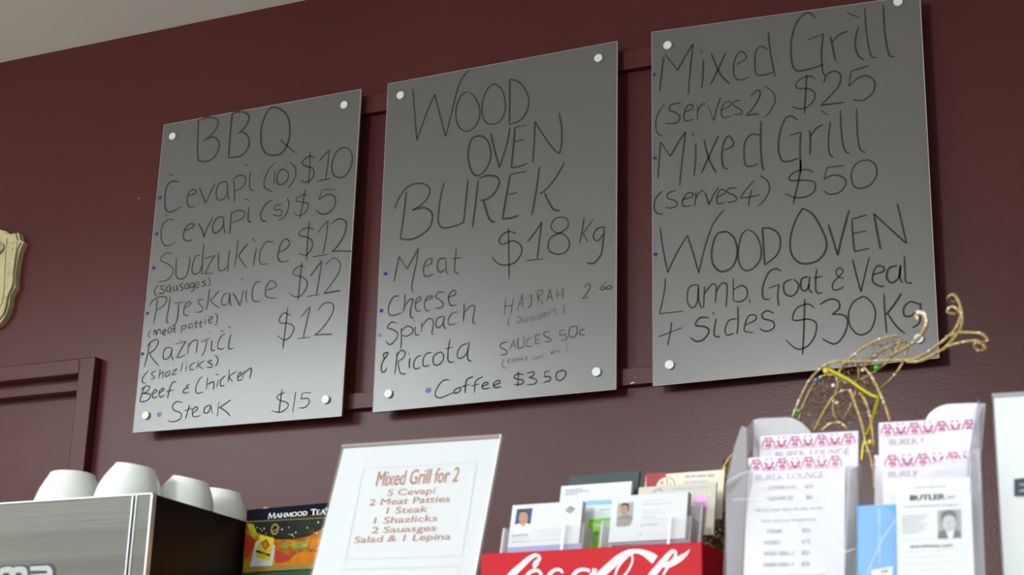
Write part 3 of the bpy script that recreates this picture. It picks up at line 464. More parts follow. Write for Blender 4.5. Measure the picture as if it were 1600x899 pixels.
def dashes(pl, px0, py0, px1, py1, hpx, matl, parent, rng, gap=0.25, name='small_print'):
    """unreadable print: broken bars in one run"""
    bm = bmesh.new(); x = 0.0; L = math.hypot(px1-px0, py1-py0)
    while x < L:
        w = rng.uniform(2.5, 8)*hpx/2; e = min(L, x+w); q = lambda t: (px0+(px1-px0)*t/L, py0+(py1-py0)*t/L)
        (ax, ay), (bx, by) = q(x), q(e)
        poly(bm, pl, [pl.uv(ax, ay), pl.uv(bx, by), pl.uv(bx, by-hpx), pl.uv(ax, ay-hpx)], 0.0005); x = e+hpx*gap*rng.uniform(1, 3)
    return from_bm(name, bm, matl, parent)
def flat(name, pl, zone, txt, matl, parent, h=0.0006, smooth=False):
    for st in txt.split('/'):
        bm = bmesh.new(); zpoly(bm, pl, zone, st, h, smooth); o = from_bm(name, bm, matl, parent)
    return o
def lines(name, pl, zone, txt, w, matl, parent, h=0.0008, smooth=True):
    bm = bmesh.new(); strokes(bm, pl, zone, txt, w, h, smooth); return from_bm(name, bm, matl, parent)
# ------------------------------------------------------------------ plaster ornament on the wall
PP = Plane((0, -0.024, 0))
half = parse('P', '0,88 30,95 60,118 85,125 105,112 125,108 133,130 137,160 165,178 146,215 130,260 116,330 106,400 99,470 104,512 82,540 66,575 58,640 40,700 15,745 -20,790 -70,815')[0]
half = [zpx('P', -60, 62)] + half
hl = [PP.uv(*q) for q in half]; cxm = PP.uv(*zpx('P', -200, 450))[0]
full = hl + [(2*cxm-a, b) for a, b in hl[::-1]]
root = empty('wall_ornament', PP.w(cxm, hl[-1][1], -0.02), 'cream carved plaster wall ornament with horned corners, cut off at the left edge', 'ornament')
bm = bmesh.new(); prism(bm, PP, full, -0.024, -0.006)
fr = [f for f in bm.faces if abs(f.normal.y) > 0.9]; bmesh.ops.recalc_face_normals(bm, faces=bm.faces[:])
cen = (cxm, sum(b for a, b in full)/len(full))
from_bm('back_plate', bm, M['plaster'], root)
bm = bmesh.new(); sc = lambda k: [(cen[0]+(a-cen[0])*k, cen[1]+(b-cen[1])*(k+0.02)) for a, b in full]
prism(bm, PP, sc(0.955), -0.01, 0.0); from_bm('raised_border', bm, M['plaster'], root)
bm = bmesh.new()
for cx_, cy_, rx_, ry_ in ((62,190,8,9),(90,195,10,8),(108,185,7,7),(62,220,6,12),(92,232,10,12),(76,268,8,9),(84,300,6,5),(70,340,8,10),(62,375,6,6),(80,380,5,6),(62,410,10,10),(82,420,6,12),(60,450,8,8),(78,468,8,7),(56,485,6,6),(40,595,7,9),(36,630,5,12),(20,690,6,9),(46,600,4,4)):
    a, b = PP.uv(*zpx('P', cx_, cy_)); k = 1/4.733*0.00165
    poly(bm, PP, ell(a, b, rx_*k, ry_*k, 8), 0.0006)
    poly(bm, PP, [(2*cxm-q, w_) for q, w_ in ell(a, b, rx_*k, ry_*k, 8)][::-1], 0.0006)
from_bm('carved_pits', bm, M['plaster_dark'], root)['kind'] = 'stuff'  # pits laid on as flat browner ovals
a, b = PP.uv(*zpx('P', -30, 235)); k = 0.00165/4.733
rx = PP.uv(*zpx('P', 36, 235))[0]-cxm
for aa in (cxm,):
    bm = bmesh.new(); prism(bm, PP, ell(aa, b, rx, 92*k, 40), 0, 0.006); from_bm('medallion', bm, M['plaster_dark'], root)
for st in ('52,150 40,280 34,420 30,540 10,640 -20,700', '128,180 110,300 96,420 90,500 70,545 50,600 40,660 20,720'):
    lc = catmull([PP.uv(*q) for q in parse('P', st)[0]])
    for sg in (0, 1):
        bm = bmesh.new(); tube(bm, [PP.w(2*cxm-a if sg else a, b, 0.001) for a, b in lc], 0.0022); from_bm('border_bead', bm, M['plaster'], root)
# ------------------------------------------------------------------ counter
ZC = 1.10
root = empty('service_counter', (1.6, -1.4, 0), 'dark service counter carrying the machine, signs and holders, below the frame', 'counter')
wbox('worktop', -0.3, 3.4, -2.0, -0.85, ZC-0.035, ZC, M['counter'], root, 0.004)
for i in range(5):
    wbox('front_panel', -0.25+i*0.72, 0.455+i*0.72, -1.92, -1.90, 0.08, ZC-0.036, M['counter'], root, 0.002)
wbox('carcass', -0.25, 3.35, -1.895, -0.90, 0.0, ZC-0.036, M['counter'], root)
# ------------------------------------------------------------------ coffee machine
mc = at(240, 771, -1.514); zt = mc.z; FX = mc.x
root = empty('coffee_machine', (0.9, -1.3, ZC), 'brushed steel coffee machine with dark side panel, white cups on top', 'coffee machine')
MP = Plane((0, -1.514, 0)); ms = MP.uv(213, 773)[0]; x0 = FX-0.80
wbox('body', x0+0.004, FX-0.006, -1.508, -1.07, ZC+0.03, zt-0.012, M['dark_panel'], root)
wbox('front_panel', x0, ms-0.0035, -1.514, -1.507, ZC+0.03, zt-0.001, M['steel'], root, 0.001)
wbox('front_strip', ms+0.0015, FX-0.0028, -1.514, -1.507, ZC+0.03, zt-0.001, M['steel'], root, 0.001)
wbox('seam_channel', ms-0.0032, ms+0.0012, -1.512, -1.507, ZC+0.03, zt-0.003, M['navy'], root)
wbox('seam_lip', ms-0.0052, ms-0.0034, -1.5155, -1.512, ZC+0.03, zt-0.001, M['steel_edge'], root)
wbox('seam_lip', ms+0.0008, ms+0.0022, -1.5155, -1.512, ZC+0.03, zt-0.001, M['steel_edge'], root)
wbox('corner_edge', FX-0.0027, FX, -1.5155, -1.507, ZC+0.03, zt, M['steel_edge'], root)
wbox('side_panel', FX-0.006, FX, -1.5069, -1.07, ZC+0.03, zt-0.001, M['dark_panel'], root)
wbox('top_tray', x0, FX-0.001, -1.507, -1.07, zt-0.012, zt-0.004, M['steel'], root)
wbox('top_edge', x0, FX, -1.5155, -1.5135, zt-0.0012, zt+0.0004, M['steel_edge'], root)
for sx in (x0+0.06, FX-0.06):
    for sy in (-1.45, -1.13):
        bm = bmesh.new(); lathe(bm, [(0, 0), (0.022, 0), (0.018, 0.03), (0, 0.03)], Matrix.Translation((sx, sy, ZC)), 20); from_bm('foot', bm, M['dark_panel'], root)
LPn = Plane((0, -1.5142, 0))
flat('logo_lettering', LPn, 'L', '-10,400 20,365 80,345 180,335 270,345 335,355 430,330 530,328 600,340 660,385 685,400 680,325 1150,302 1210,330 1255,400 1270,500 1272,570 1270,900 -10,900', M['black'], root, 0.0003)
flat('logo_fill', LPn, 'L', '-8,440 30,410 90,388 180,375 250,380 300,408 350,385 440,375 530,378 580,400 615,450 628,520 628,900 515,900 510,560 480,515 430,510 375,515 355,560 340,900 235,900 225,560 200,520 150,515 90,530 60,570 40,900 -8,900/690,470 700,372 1090,352 1150,385 1190,450 1198,520 1198,900 700,900 700,555 1065,530 1082,500 1060,470', mat('logo_steel', (0.36, 0.38, 0.35), 0.5), root, 0.0005)
# cups, upside down on the machine top
CUP = [(0.0, 0.0545), (0.019, 0.0545), (0.0215, 0.0565), (0.0255, 0.0570), (0.0275, 0.0560), (0.0290, 0.0520), (0.0335, 0.0440), (0.0385, 0.0340), (0.0425, 0.0220), (0.0448, 0.0100), (0.0452, 0.0015), (0.0445, 0.0), (0.0432, 0.0008), (0.0425, 0.010), (0.040, 0.022), (0.036, 0.034), (0.030, 0.044), (0.020, 0.050), (0, 0.051)]
def cup(px, y, tilt, scale, lab, hz, lift=0.0, zs=1.0):
    P = at(px, 778, y); zz = zt-0.004+lift
    root = empty('coffee_cup', (P.x, y, zz), lab, 'cup', 'upturned white cups on the coffee machine')
    Mx = Matrix.Translation((P.x, y, zz)) @ Matrix.Translation((0.045*scale, 0, 0)) @ Matrix.Rotation(math.radians(tilt), 4, 'Y') @ Matrix.Translation((-0.045*scale, 0, 0)) @ Matrix.Scale(scale, 4) @ Matrix.Scale(zs, 4, (0, 0, 1))
    bm = bmesh.new(); lathe(bm, CUP, Mx, 48); from_bm('bowl', bm, M['porcelain'], root, True)
    ca, sa = math.cos(hz), math.sin(hz)
    pts = [Mx @ Vector((ca*r, sa*r, z)) for r, z in catmull([(0.0435, 0.012), (0.060, 0.010), (0.068, 0.020), (0.064, 0.034), (0.050, 0.040), (0.0345, 0.041)])]
    bm = bmesh.new(); tube(bm, pts, 0.0042*scale, 8); from_bm('handle', bm, M['porcelain'], root, True)
CUPS = True
cup(109, -1.405, 0, 1.12, 'white coffee cup standing level, left of the big tilted cup', 1.9)
cup(199, -1.445, 9, 0.99, 'largest white coffee cup, tilted, at the front corner of the coffee machine', 2.1, 0.0, 0.92)
cup(286, -1.37, 12, 0.92, 'tilted white coffee cup third from the left, behind the machine corner', 2.2, 0.0, 0.86)
cup(342, -1.26, 8, 0.93, 'rightmost white coffee cup, partly hidden behind the third cup', 2.4, 0.0)
P = at(24, 780, -1.30)
root = empty('glass_bowl', (P.x, -1.30, zt-0.004), 'small smoky grey glass bowl upturned at the far left of the coffee machine', 'bowl')
bm = bmesh.new(); lathe(bm, [(0.0, 0.036), (0.012, 0.0355), (0.026, 0.031), (0.036, 0.022), (0.042, 0.008), (0.043, 0.0), (0.0415, 0.0), (0.040, 0.008), (0.034, 0.020), (0.024, 0.029), (0.0, 0.033)], Matrix.Translation((P.x, -1.30, zt-0.004)), 40); from_bm('bowl', bm, M['smoke'], root, True)
TP = Plane(at(386, 797, -1.31), -6.5)
aR = TP.uv(517, 784)[0]; b0 = TP.uv(381, 896)[1]
root = empty('tea_box', TP.w(0, b0), 'black tea carton printed with fruit and a yellow tag, beside the coffee machine', 'tea box')
bm = bmesh.new(); box(bm, TP, 0, 0.155, b0, 0, -0.075, 0, 0.0008); from_bm('carton', bm, M['tea_art'], root)
TW = 0.155; up = lambda s_, t_: (s_*TW, b0*(1-t_)) if False else (s_*TW, b0*t_)
bm = bmesh.new(); poly(bm, TP, [up(0.004, 0.176), up(.996, .176), up(.996, 0.004), up(.004, .004)], 0.0006); from_bm('header_band', bm, M['navy'], root)
flat('night_sky_print', TP, 'T', '83,235 83,290 165,300 190,400 330,440 430,480 620,480 820,440 920,380 1010,330 1120,300 1160,180 83,235', M['tea_dark'], root, 0.0004)
lines('gold_line', TP, 'T', '80,272 1170,215', 0.0010, M['goldprint'], root, 0.0008, False)
flat('red_pepper_print', TP, 'T', '66,400 120,440 180,500 160,580 120,640 90,690 60,700/430,600 520,630 600,700 560,740 420,750', M['red_print'], root, 0.0006, True)
flat('orange_slice_print', TP, 'T', '820,560 850,490 910,460 960,480 970,520 940,570 900,600 850,600/960,470 990,400 1040,370 1100,360 1100,470 1010,560/420,700 560,720 700,640 900,630 1130,600 1130,760 420,790', M['orange_fruit'], root, 0.0005, True)
flat('green_fruit_print', TP, 'T', '480,560 510,510 560,520 570,570 530,610/90,300 150,300 200,400 190,470 150,460 110,380/620,500 760,500 820,470 800,560 700,600 620,600', mat('lime_print', (0.26, 0.28, 0.01), 0.6, noise=(60, 0.3)), root, 0.00055, True)
flat('gold_band', TP, 'T', '100,800 920,765 1130,755 1130,820 910,825 95,862', M['goldprint'], root, 0.0007)
tb = flat('teabag_print', TP, 'T', '215,490 400,540 425,560 385,790 120,800 185,520', M['lightgrey'], root, 0.0008)
flat('yellow_tag_print', TP, 'T', '240,428 395,460 413,480 355,730 335,735 190,690', M['yellow'], tb, 0.0010)
flat('tag_diamond', TP, 'T', '318,472 357,550 300,608 248,525', M['hair'], tb, 0.0012)
flat('tag_emblem', TP, 'T', '312,497 340,548 302,590 266,530', M['orange_fruit'], tb, 0.0013)
flat('tag_band', TP, 'T', '200,603 365,655 357,680 194,628', M['navy'], tb, 0.0012)
lines('tag_small_print', TP, 'T', '222,660 312,690', 0.0010, M['goldprint'], root, 0.0012, False)
text_on('tag_lettering', TP, 'MAHMOOD TEA', zpx('T', 212, 640), zpx('T', 350, 650), M['white'], tb, 0.01, 0.0014)
serif_text('brand_lettering', TP, 'MAHMOOD TEA', zpx('T', 333, 234), zpx('T', 1015, 112), M['white'], root, 0.0008, (0.80, (0, 8)), 0.9)
bm = bmesh.new(); a, b = TP.uv(*zpx('T', 1022, 122)); ribbon(bm, TP, ell(a, b, .0018, .0020, 14)+[(a+.0018, b)], .0005, .0008, False)
ribbon(bm, TP, [(a-.0006, b-.001), (a-.0006, b+.001), (a+.0007, b+.0006), (a-.0003, b), (a+.0008, b-.001)], .0004, .0008, False); from_bm('registered_mark', bm, M['white'], root)
bm = bmesh.new(); rr = random.Random(3)
for q in ((205,338,6),(245,355,6),(290,350,9),(265,378,6),(500,362,9),(580,338,6),(620,425,10),(662,398,8),(588,420,6),(800,342,8),(928,278,9),(985,350,8),(880,400,6),(912,402,9),(790,545,6),(758,548,5),(310,410,5),(640,450,5)):
    a, b = TP.uv(*zpx('T', q[0], q[1])); k = q[2]/7.553*0.0009; poly(bm, TP, ell(a, b, k, k, 8), 0.0008)
from_bm('star_sparkles', bm, M['white'], root)['kind'] = 'stuff'
bm = bmesh.new(); a, b = TP.uv(*zpx('T', 415, 360)); e = ell(a, b, .0058, .0066, 20); ribbon(bm, TP, e+[e[0]], .0022, .0008, False); ribbon(bm, TP, [TP.uv(*zpx('T', 385, 395)), TP.uv(*zpx('T', 425, 370)), TP.uv(*zpx('T', 475, 335))], .0016, .0009)
from_bm('gold_seal', bm, M['goldprint'], root)
lines('script_print', TP, 'T', '560,510 520,505 480,560 500,600 560,595 590,575 600,595 625,580 640,590/620,600 660,620 610,685 600,680 640,610/650,595 680,585 690,600 720,580 730,600 760,580 780,590 860,600 900,560 940,545 950,580 990,575', 0.0007, M['hair'], root, 0.0009)
lines('tag_string', TP, 'T', '370,440 395,450 410,480 425,560 400,620', 0.0006, M['hair'], root, 0.0012)
bm = bmesh.new(); fl = [TP.w(*TP.uv(*zpx('T', x, y)), h) for x, y, h in ((85,142,-.004),(470,112,-.004),(380,98,-.02),(250,85,-.03),(105,52,-.035),(150,95,-.02))]
bm.faces.new([bm.verts.new(p) for p in fl]); 
f2 = [TP.w(*TP.uv(*zpx('T', x, y)), h) for x, y, h in ((770,94,-.003),(1170,68,-.003),(1150,50,-.02),(960,66,-.02))]; bm.faces.new([bm.verts.new(p) for p in f2])
o = from_bm('open_flap', bm, M['tea_white'], root); sd = o.modifiers.new('thickness', 'SOLIDIFY'); sd.thickness = 0.0008
root = empty('storage_carton', TP.w(0, b0-0.17), 'dark green carton under the tea carton, only its top edge at the frame bottom', 'carton')
bz = (ZC-TP.O.z)
bm = bmesh.new(); box(bm, TP, -0.001, 0.158, bz+0.001, b0-0.0012, -0.078, 0.001, 0.001); from_bm('carton', bm, M['green_card'], root)
def sheet(pl, tl, tr, down, name, label, cat, m_paper, thick, group=None, base=None, parent=None, pname='sheet', wfix=None):
    """sheet whose top corners are seen at tl, tr; goes down by `down` metres along the plane"""
    a0, bA = pl.uv(*tl); a1, bB = pl.uv(*tr); b1 = (bA+bB)/2
    if wfix: a1 = a0+wfix
    root = parent or empty(name, pl.w((a0+a1)/2, b1-down), label, cat, group)
    bm = bmesh.new(); box(bm, pl, a0, a1, b1-down, b1, -thick, 0); from_bm(pname, bm, m_paper, root); return root, a0, a1, b1
SP = Plane(at(540, 697, -1.40), 2.5, 20)
def down_to(pl, tl, tr, z=ZC):
    b = (pl.uv(*tl)[1]+pl.uv(*tr)[1])/2; return (pl.w(0, b).z-z)/pl.v.z
dn = down_to(SP, (537, 701), (782, 685))
root, a0, a1, b1 = sheet(SP, (537, 701), (781, 686), dn-0.004, 'menu_sign', 'white Mixed Grill for 2 price sheet in a clear leaning acrylic stand', 'sign', M['paper'], 0.0006)
bm = bmesh.new(); box(bm, SP, a0-0.002, a1+0.002, b1-dn+0.001, b1+0.0045, 0.0008, 0.0028, 0.0004); box(bm, SP, a0-0.002, a1+0.002, b1-dn+0.001, b1+0.0045, -0.0035, -0.0015, 0.0004); from_bm('acrylic_stand', bm, M['acrylic'], root)
bm = bmesh.new(); box(bm, SP, a0-0.0025, a1+0.0022, b1+0.0005, b1+0.0050, -0.0030, 0.0026); from_bm('stand_top_edge', bm, M['acr_brown'], root)
bm = bmesh.new(); box(bm, SP, a1+0.0006, a1+0.0024, b1-dn+0.001, b1+0.0046, -0.0030, 0.0030); from_bm('stand_side_edge', bm, M['acr_edge'], root)
q = SP.back(0.0036); bm = bmesh.new(); F0 = SP.w(0, b1-dn+0.001); FPn = Plane((F0.x, F0.y, ZC+0.0005), 2.5)
box(bm, FPn, a0-0.002, a1+0.002, 0, 0.0022, -0.09, 0.0); from_bm('stand_foot', bm, M['acrylic'], root)
Z2 = (370, 670, 3.721); ZONES['S'] = Z2
lines('frame_line', SP, 'S', '738,235 1398,200/1398,200 1310,742/1310,742 632,762/632,762 738,235/612,822 1295,802/1295,802 1285,860/612,822 605,860', 0.0012, M['greyline'], root, 0.0005, False)
for body, bl, tr, bo in (('Mixed Grill for 2', (805, 336), (1298, 250), .03), ('5 Cevapi', (873, 393), (1155, 360), .018), ('2 Meat Patties', (767, 450), (1242, 414), .018), ('1 Steak', (868, 498), (1112, 468), .018), ('1 Shazlicks', (795, 556), (1168, 522), .018), ('2 Sauasges', (780, 612), (1163, 578), .018), ('Salad & 1 Lepina', (680, 668), (1245, 632), .018)):
    # level baseline on the sheet: right end height comes from the plane, so use the centre
    a, b = SP.uv(*zpx('S', *bl)); c, _ = SP.uv(*zpx('S', *tr)); hh = {'M': .0215}.get(body[0], .0092)
    me = text_mesh(body, bo); xs = [v.co.x for v in me.vertices]; ys = [v.co.y for v in me.vertices]
    for v in me.vertices: v.co = SP.w(a+(c-a)*(v.co.x-min(xs))/(max(xs)-min(xs)), b+hh*(v.co.y-0)/0.72 if False else b+hh*v.co.y/0.70, 0.0005)
    me.materials.clear(); link('print_line', me, M['orange'], root)
# white board at the right edge
WP = Plane(at(1553, 622, -1.62), 4, 6)
dn = down_to(WP, (1553, 622), (1600, 619)); a0, bA = WP.uv(1553, 622)
root = empty('white_sign', WP.w(a0+0.1, bA-dn), 'white sign in a clear stand at the right edge, bold dark letter E', 'sign')
bm = bmesh.new(); box(bm, WP, a0, a0+0.205, bA-dn+0.001, bA, -0.0008, 0); from_bm('sheet', bm, mat('bright_white_sheet', (0.80, 0.85, 0.86), .8), root)
bm = bmesh.new(); box(bm, WP, a0-0.0015, a0+0.2065, bA-dn+0.001, bA+0.0035, 0.0004, 0.0020); box(bm, WP, a0-0.0015, a0+0.2065, bA-dn+0.001, bA+0.0035, -0.003, -0.001); from_bm('acrylic_stand', bm, M['acrylic'], root)
bm = bmesh.new(); box(bm, WP, a0-0.0015, a0+0.2065, bA+0.0003, bA+0.0038, -0.0028, 0.0018); from_bm('stand_top_edge', bm, M['acr_brown'] if False else mat('grey_acrylic_edge', (0.36, 0.36, 0.38), 0.2), root)
ZONES['V'] = (1540, 600, 3.0)
flat('letter', WP, 'V', '135,450 200,444 200,468 157,471 157,480 190,477 190,496 157,499 157,510 200,506 200,528 135,530', M['darkgrey'], root, 0.0024)
CP = Plane(at(752, 866, -1.538), -3.1)
aR, bR = CP.uv(1097, 848); bot = ZC-CP.O.z
root = empty('red_display_box', CP.w(aR/2, bot), 'red box with white flowing script lettering, business cards standing on its top', 'box')
bm = bmesh.new(); box(bm, CP, 0, aR, bot, 0, -0.115, 0, 0.0015); from_bm('body', bm, M['red'], root)
def vstrokes(bm, pl, zone, txt, k, h):
    s = ZONES[zone][2]
    for st in txt.split('/'):
        P = [tuple(map(float, q.split(','))) for q in st.split()]
        loc = []
        for x, y, w in P: a, b = pl.uv(*zpx(zone, x, y)); loc.append((a, b, w/s*k))
        ribbon(bm, pl, catmull(loc), 0, h)
bm = bmesh.new(); KX = 0.00072
vstrokes(bm, CP, 'R3', '400,665,4 372,690,16 375,664,20 400,645,20 402,626,14 375,618,22 335,642,30 285,688,38 235,735,44 200,790,48 190,850,44 215,900,34 270,905,24 330,870,14', KX, .0004)
vstrokes(bm, CP, 'R3', '385,708,22 345,722,22 315,765,24 305,820,24 325,860,20 365,850,16 400,800,16 415,750,18 400,715,16 375,708,22/545,725,12 530,708,16 500,706,18 465,735,24 450,790,26 460,845,22 500,860,16 545,830,10/710,712,18 665,704,18 620,725,24 595,790,24 610,850,20 650,840,16 690,790,16 720,730,22/742,700,30 720,780,24 715,850,18 750,860,10', KX, .0004)
vstrokes(bm, CP, 'R7', '350,960,56 395,899,60 470,830,62 540,770,58 610,727,44 670,712,30 730,724,40 790,756,62 822,780,66/640,735,12 645,790,13 615,860,14 570,915,14 530,950,10/640,730,10 590,770,15 545,820,16 515,880,15 512,940,14 530,955,10', KX, .0004)
vstrokes(bm, CP, 'R7', '740,980,46 800,899,52 850,838,50 900,776,44 940,728,32 968,712,24 985,725,20 978,755,20 955,790,20 925,822,14/885,830,14 920,822,40 970,798,46 1020,768,40 1065,735,22 1097,697,2/925,838,18 900,875,16 880,920,14', KX, .0004)
from_bm('script_lettering', bm, M['white'], root)
ZONES['R3b'] = ZONES['R3']
def card(name_label, tl, Y, wdt, hgt, lean, thick, m_face, m_side, yaw=-2.5, top=None, stand=True, body_down=0.0):
    pl = Plane(at(*tl, Y), yaw, lean)
    root = empty('business_card_stack', pl.w(wdt/2, -hgt), name_label, 'business cards', 'business cards above the red box')
    bm = bmesh.new(); box(bm, pl, 0, wdt, -hgt, 0, -thick, 0, 0.0004); o = from_bm('cards', bm, m_side, root)
    bm = bmesh.new(); poly(bm, pl, [(0.0003, -hgt), (wdt-0.0003, -hgt), (wdt-0.0003, -0.0003), (0.0003, -0.0003)], 0.0002); from_bm('face_card', bm, m_face, root)
    return root, pl
ZT = CP.O.z
r1, p1 = card('white business cards with a portrait in a white shirt, leftmost in front', (801, 790), -1.487, 0.090, 0.055, 12, 0.008, M['paper'], M['paper_edge'])
# portrait 1 (zone K)
flat('portrait_background', p1, 'K', '252,235 472,220 440,445 220,450', M['photo_blue'], r1, .0004)
flat('portrait_shirt', p1, 'K', '205,555 215,470 285,435 330,490 385,430 440,460 435,560', M['white'], r1, .0005)
flat('portrait_face', p1, 'K', '292,295 330,280 385,285 405,330 398,400 375,450 335,480 300,440 280,380 282,330', M['skin'], r1, .0006, True)
flat('portrait_hair', p1, 'K', '285,310 285,265 340,245 395,262 410,300 400,325 385,290 330,282 298,295 288,340', M['hair'], r1, .0008, True)
lines('portrait_features', p1, 'K', '308,345 325,341/355,341 374,338/345,350 340,378/322,408 342,415 364,406', 0.0005, M['hair'], r1, .0009)
flat('crest_print', p1, 'K', '985,200 1010,190 1060,220 1078,240 1050,250 1040,275 995,300 960,280 930,260 940,235 975,225', M['photo_grey'], r1, .0004)
lines('crest_lines', p1, 'K', '950,250 985,205 1000,245 1010,205 1030,240 1060,215/960,270 1040,262', 0.0006, M['grey_suit'], r1, .0006)
flat('blue_strip', p1, 'K', '112,775 1150,712 1145,790 110,850', M['bluestrip'], r1, .0004)
rg = random.Random(11)
for i, (x0_, y0_, x1_, y1_, hp, mm) in enumerate(((185,625,415,605,22,'greytext'),(190,660,400,645,14,'palegrey'),(180,705,445,690,14,'greytext'),(530,545,900,518,10,'greyline'),(600,580,1010,552,10,'greyline'),(600,612,940,590,10,'greyline'),(480,690,940,655,8,'palegrey'))):
    dashes(p1, *zpx('K', x0_, y0_), *zpx('K', x1_, y1_), hp/8.987, M[mm], r1, rg)
r2, p2 = card('white business cards with a portrait of a man in a grey suit', (957, 776), -1.497, 0.091, 0.055, 12, 0.010, M['paper'], M['paper_edge'])
flat('portrait_background', p2, 'J', '237,315 402,300 392,480 370,540 320,556 218,558', M['photo_grey'], r2, .0004)
flat('portrait_suit', p2, 'J', '225,555 228,470 275,445 330,430 388,455 385,500 365,540 320,555', M['suit'], r2, .0005)
flat('portrait_face', p2, 'J', '275,345 310,328 345,345 350,385 335,425 305,440 280,430 265,400 265,365', M['skin'], r2, .0006, True)
flat('portrait_hair', p2, 'J', '270,360 280,325 315,310 350,325 356,370 345,395 340,350 310,335 282,345', M['hair'], r2, .0008, True)
lines('portrait_features', p2, 'J', '280,375 295,372/315,371 330,368/305,378 302,398/290,415 305,418 322,412', 0.0005, M['hair'], r2, .0009)
for x0_, y0_, x1_, y1_, hp, mm in ((495,295,710,283,9,'greyline'),(495,330,800,316,9,'palegrey'),(490,395,690,387,8,'greyline'),(490,425,735,412,8,'greyline'),(490,465,640,458,11,'palegrey'),(480,495,800,475,8,'greyline'),(515,545,665,535,10,'greytext'),(490,645,780,630,7,'greyline')):
    dashes(p2, *zpx('J', x0_, y0_), *zpx('J', x1_, y1_), hp/6.667, M[mm], r2, rg)
flat('small_mark', p2, 'J', '478,540 497,538 497,554 478,556/465,632 484,630 484,646 465,648', M['greytext'], r2, .0004)
flat('blue_strip', p2, 'J', '150,735 960,698 960,712 150,748', M['bluestrip'], r2, .0004)
r3, p3 = card('plain white business cards with three tiny print lines, between slate card and portrait card', (877, 760), -1.452, 0.090, 0.060, 12, 0.006, mat('bluish_white_card', (0.70, 0.70, 0.80), 0.7), M['paper_edge'])
ZONES['W'] = (860, 720, 5.023)
for x0_, y0_, x1_, y1_, hp in ((120,240,258,230,10),(120,256,310,243,8),(115,274,215,268,8)): dashes(p3, *zpx('W', x0_, y0_), *zpx('W', x1_, y1_), hp/5.023, M['greytext'], r3, rg)
r4, p4 = card('green and sky-blue business cards between the two portrait cards', (914, 783), -1.468, 0.060, 0.056, 12, 0.005, blotch('sky_print', [(0.3, (0.45, 0.62, 0.72)), (0.7, (0.66, 0.76, 0.74))], 8), M['paper_edge'])
flat('green_print', p4, 'W', '305,465 480,448 480,690 275,690 290,560', M['green_print'], r4, .0004)
flat('sky_top_print', p4, 'W', '276,318 480,308 480,345 272,352', mat('sky_blue_print', (0.25, 0.48, 0.70), 0.5), r4, .0004)
flat('glow_print', p4, 'W', '274,470 305,462 290,560 270,600', M['yellow_soft'], r4, .0005)
flat('lawn_print', p4, 'W', '285,565 480,545 480,640 280,650', M['green_dull'], r4, .0005)
flat('blue_logo', p4, 'W', '390,492 470,474 470,487 450,495 400,500', M['bluestrip'], r4, .0006)
lines('script_print', p4, 'W', '318,510 340,498 352,512 372,500 395,510/330,525 415,512', .0007, M['white'], r4, .0006)
dashes(p4, *zpx('W', 385, 392), *zpx('W', 470, 388), 1.1, M['greytext'], r4, rg)
r5, p5 = card('beige business cards with a small blue swoosh, behind the grey-suit portrait cards', (998, 762), -1.462, 0.094, 0.062, 12, 0.003, M['beige'], M['paper_edge'])
lines('blue_swoosh', p5, 'W', '800,252 835,232 862,224 872,238 880,240', 0.0016, M['bluestrip'], r5, .0004)
dashes(p5, *zpx('W', 970, 228), *zpx('W', 1242, 212), 1.6, M['palegrey'], r5, rg)
flat('pink_flower_print', p5, 'W', '1110,330 1130,280 1180,262 1225,268 1245,290 1235,360 1225,420 1180,420 1175,350', M['pinkprint'], r5, .0005, True)
flat('green_leaf_print', p5, 'W', '1232,262 1262,258 1256,300 1236,295', M['yellow_soft'], r5, .0005)
r6, p6 = card('dark slate-green cards at the back left, blank', (890, 744), -1.428, 0.090, 0.060, 12, 0.004, M['slate'], M['slate'])
r7, p7 = card('cream card with crimson left corner and round emblem, back right', (1009, 743), -1.430, 0.097, 0.060, 12, 0.003, M['cream'], M['paper_edge'])
flat('crimson_corner', p7, 'W', '752,106 912,94 905,140 850,170 830,210 752,240', M['crimson'], r7, .0004)
bm = bmesh.new(); a, b = p7.uv(*zpx('W', 903, 205)); e = ell(a, b, .0115, .0115, 28); poly(bm, p7, e, .0006); from_bm('emblem_disc', bm, M['cream'], r7)
bm = bmesh.new(); ribbon(bm, p7, e+[e[0]], .0008, .0008, False); strokes(bm, p7, 'W', '868,190 872,165 882,190 888,160/905,150 925,155 915,180 925,195/940,170 950,195', .0009, .0008); from_bm('emblem_print', bm, M['plaster_dark'], r7)
dashes(p7, *zpx('W', 1058, 137), *zpx('W', 1285, 128), 4.0, M['palegrey'], r7, rg); dashes(p7, *zpx('W', 1052, 182), *zpx('W', 1240, 172), 3.6, M['greyline'], r7, rg)
r8, p8 = card('narrow plain white card edge right of the grey-suit portrait cards', (1080, 790), -1.478, 0.014, 0.055, 12, 0.004, M['paper2'], M['paper_edge'])
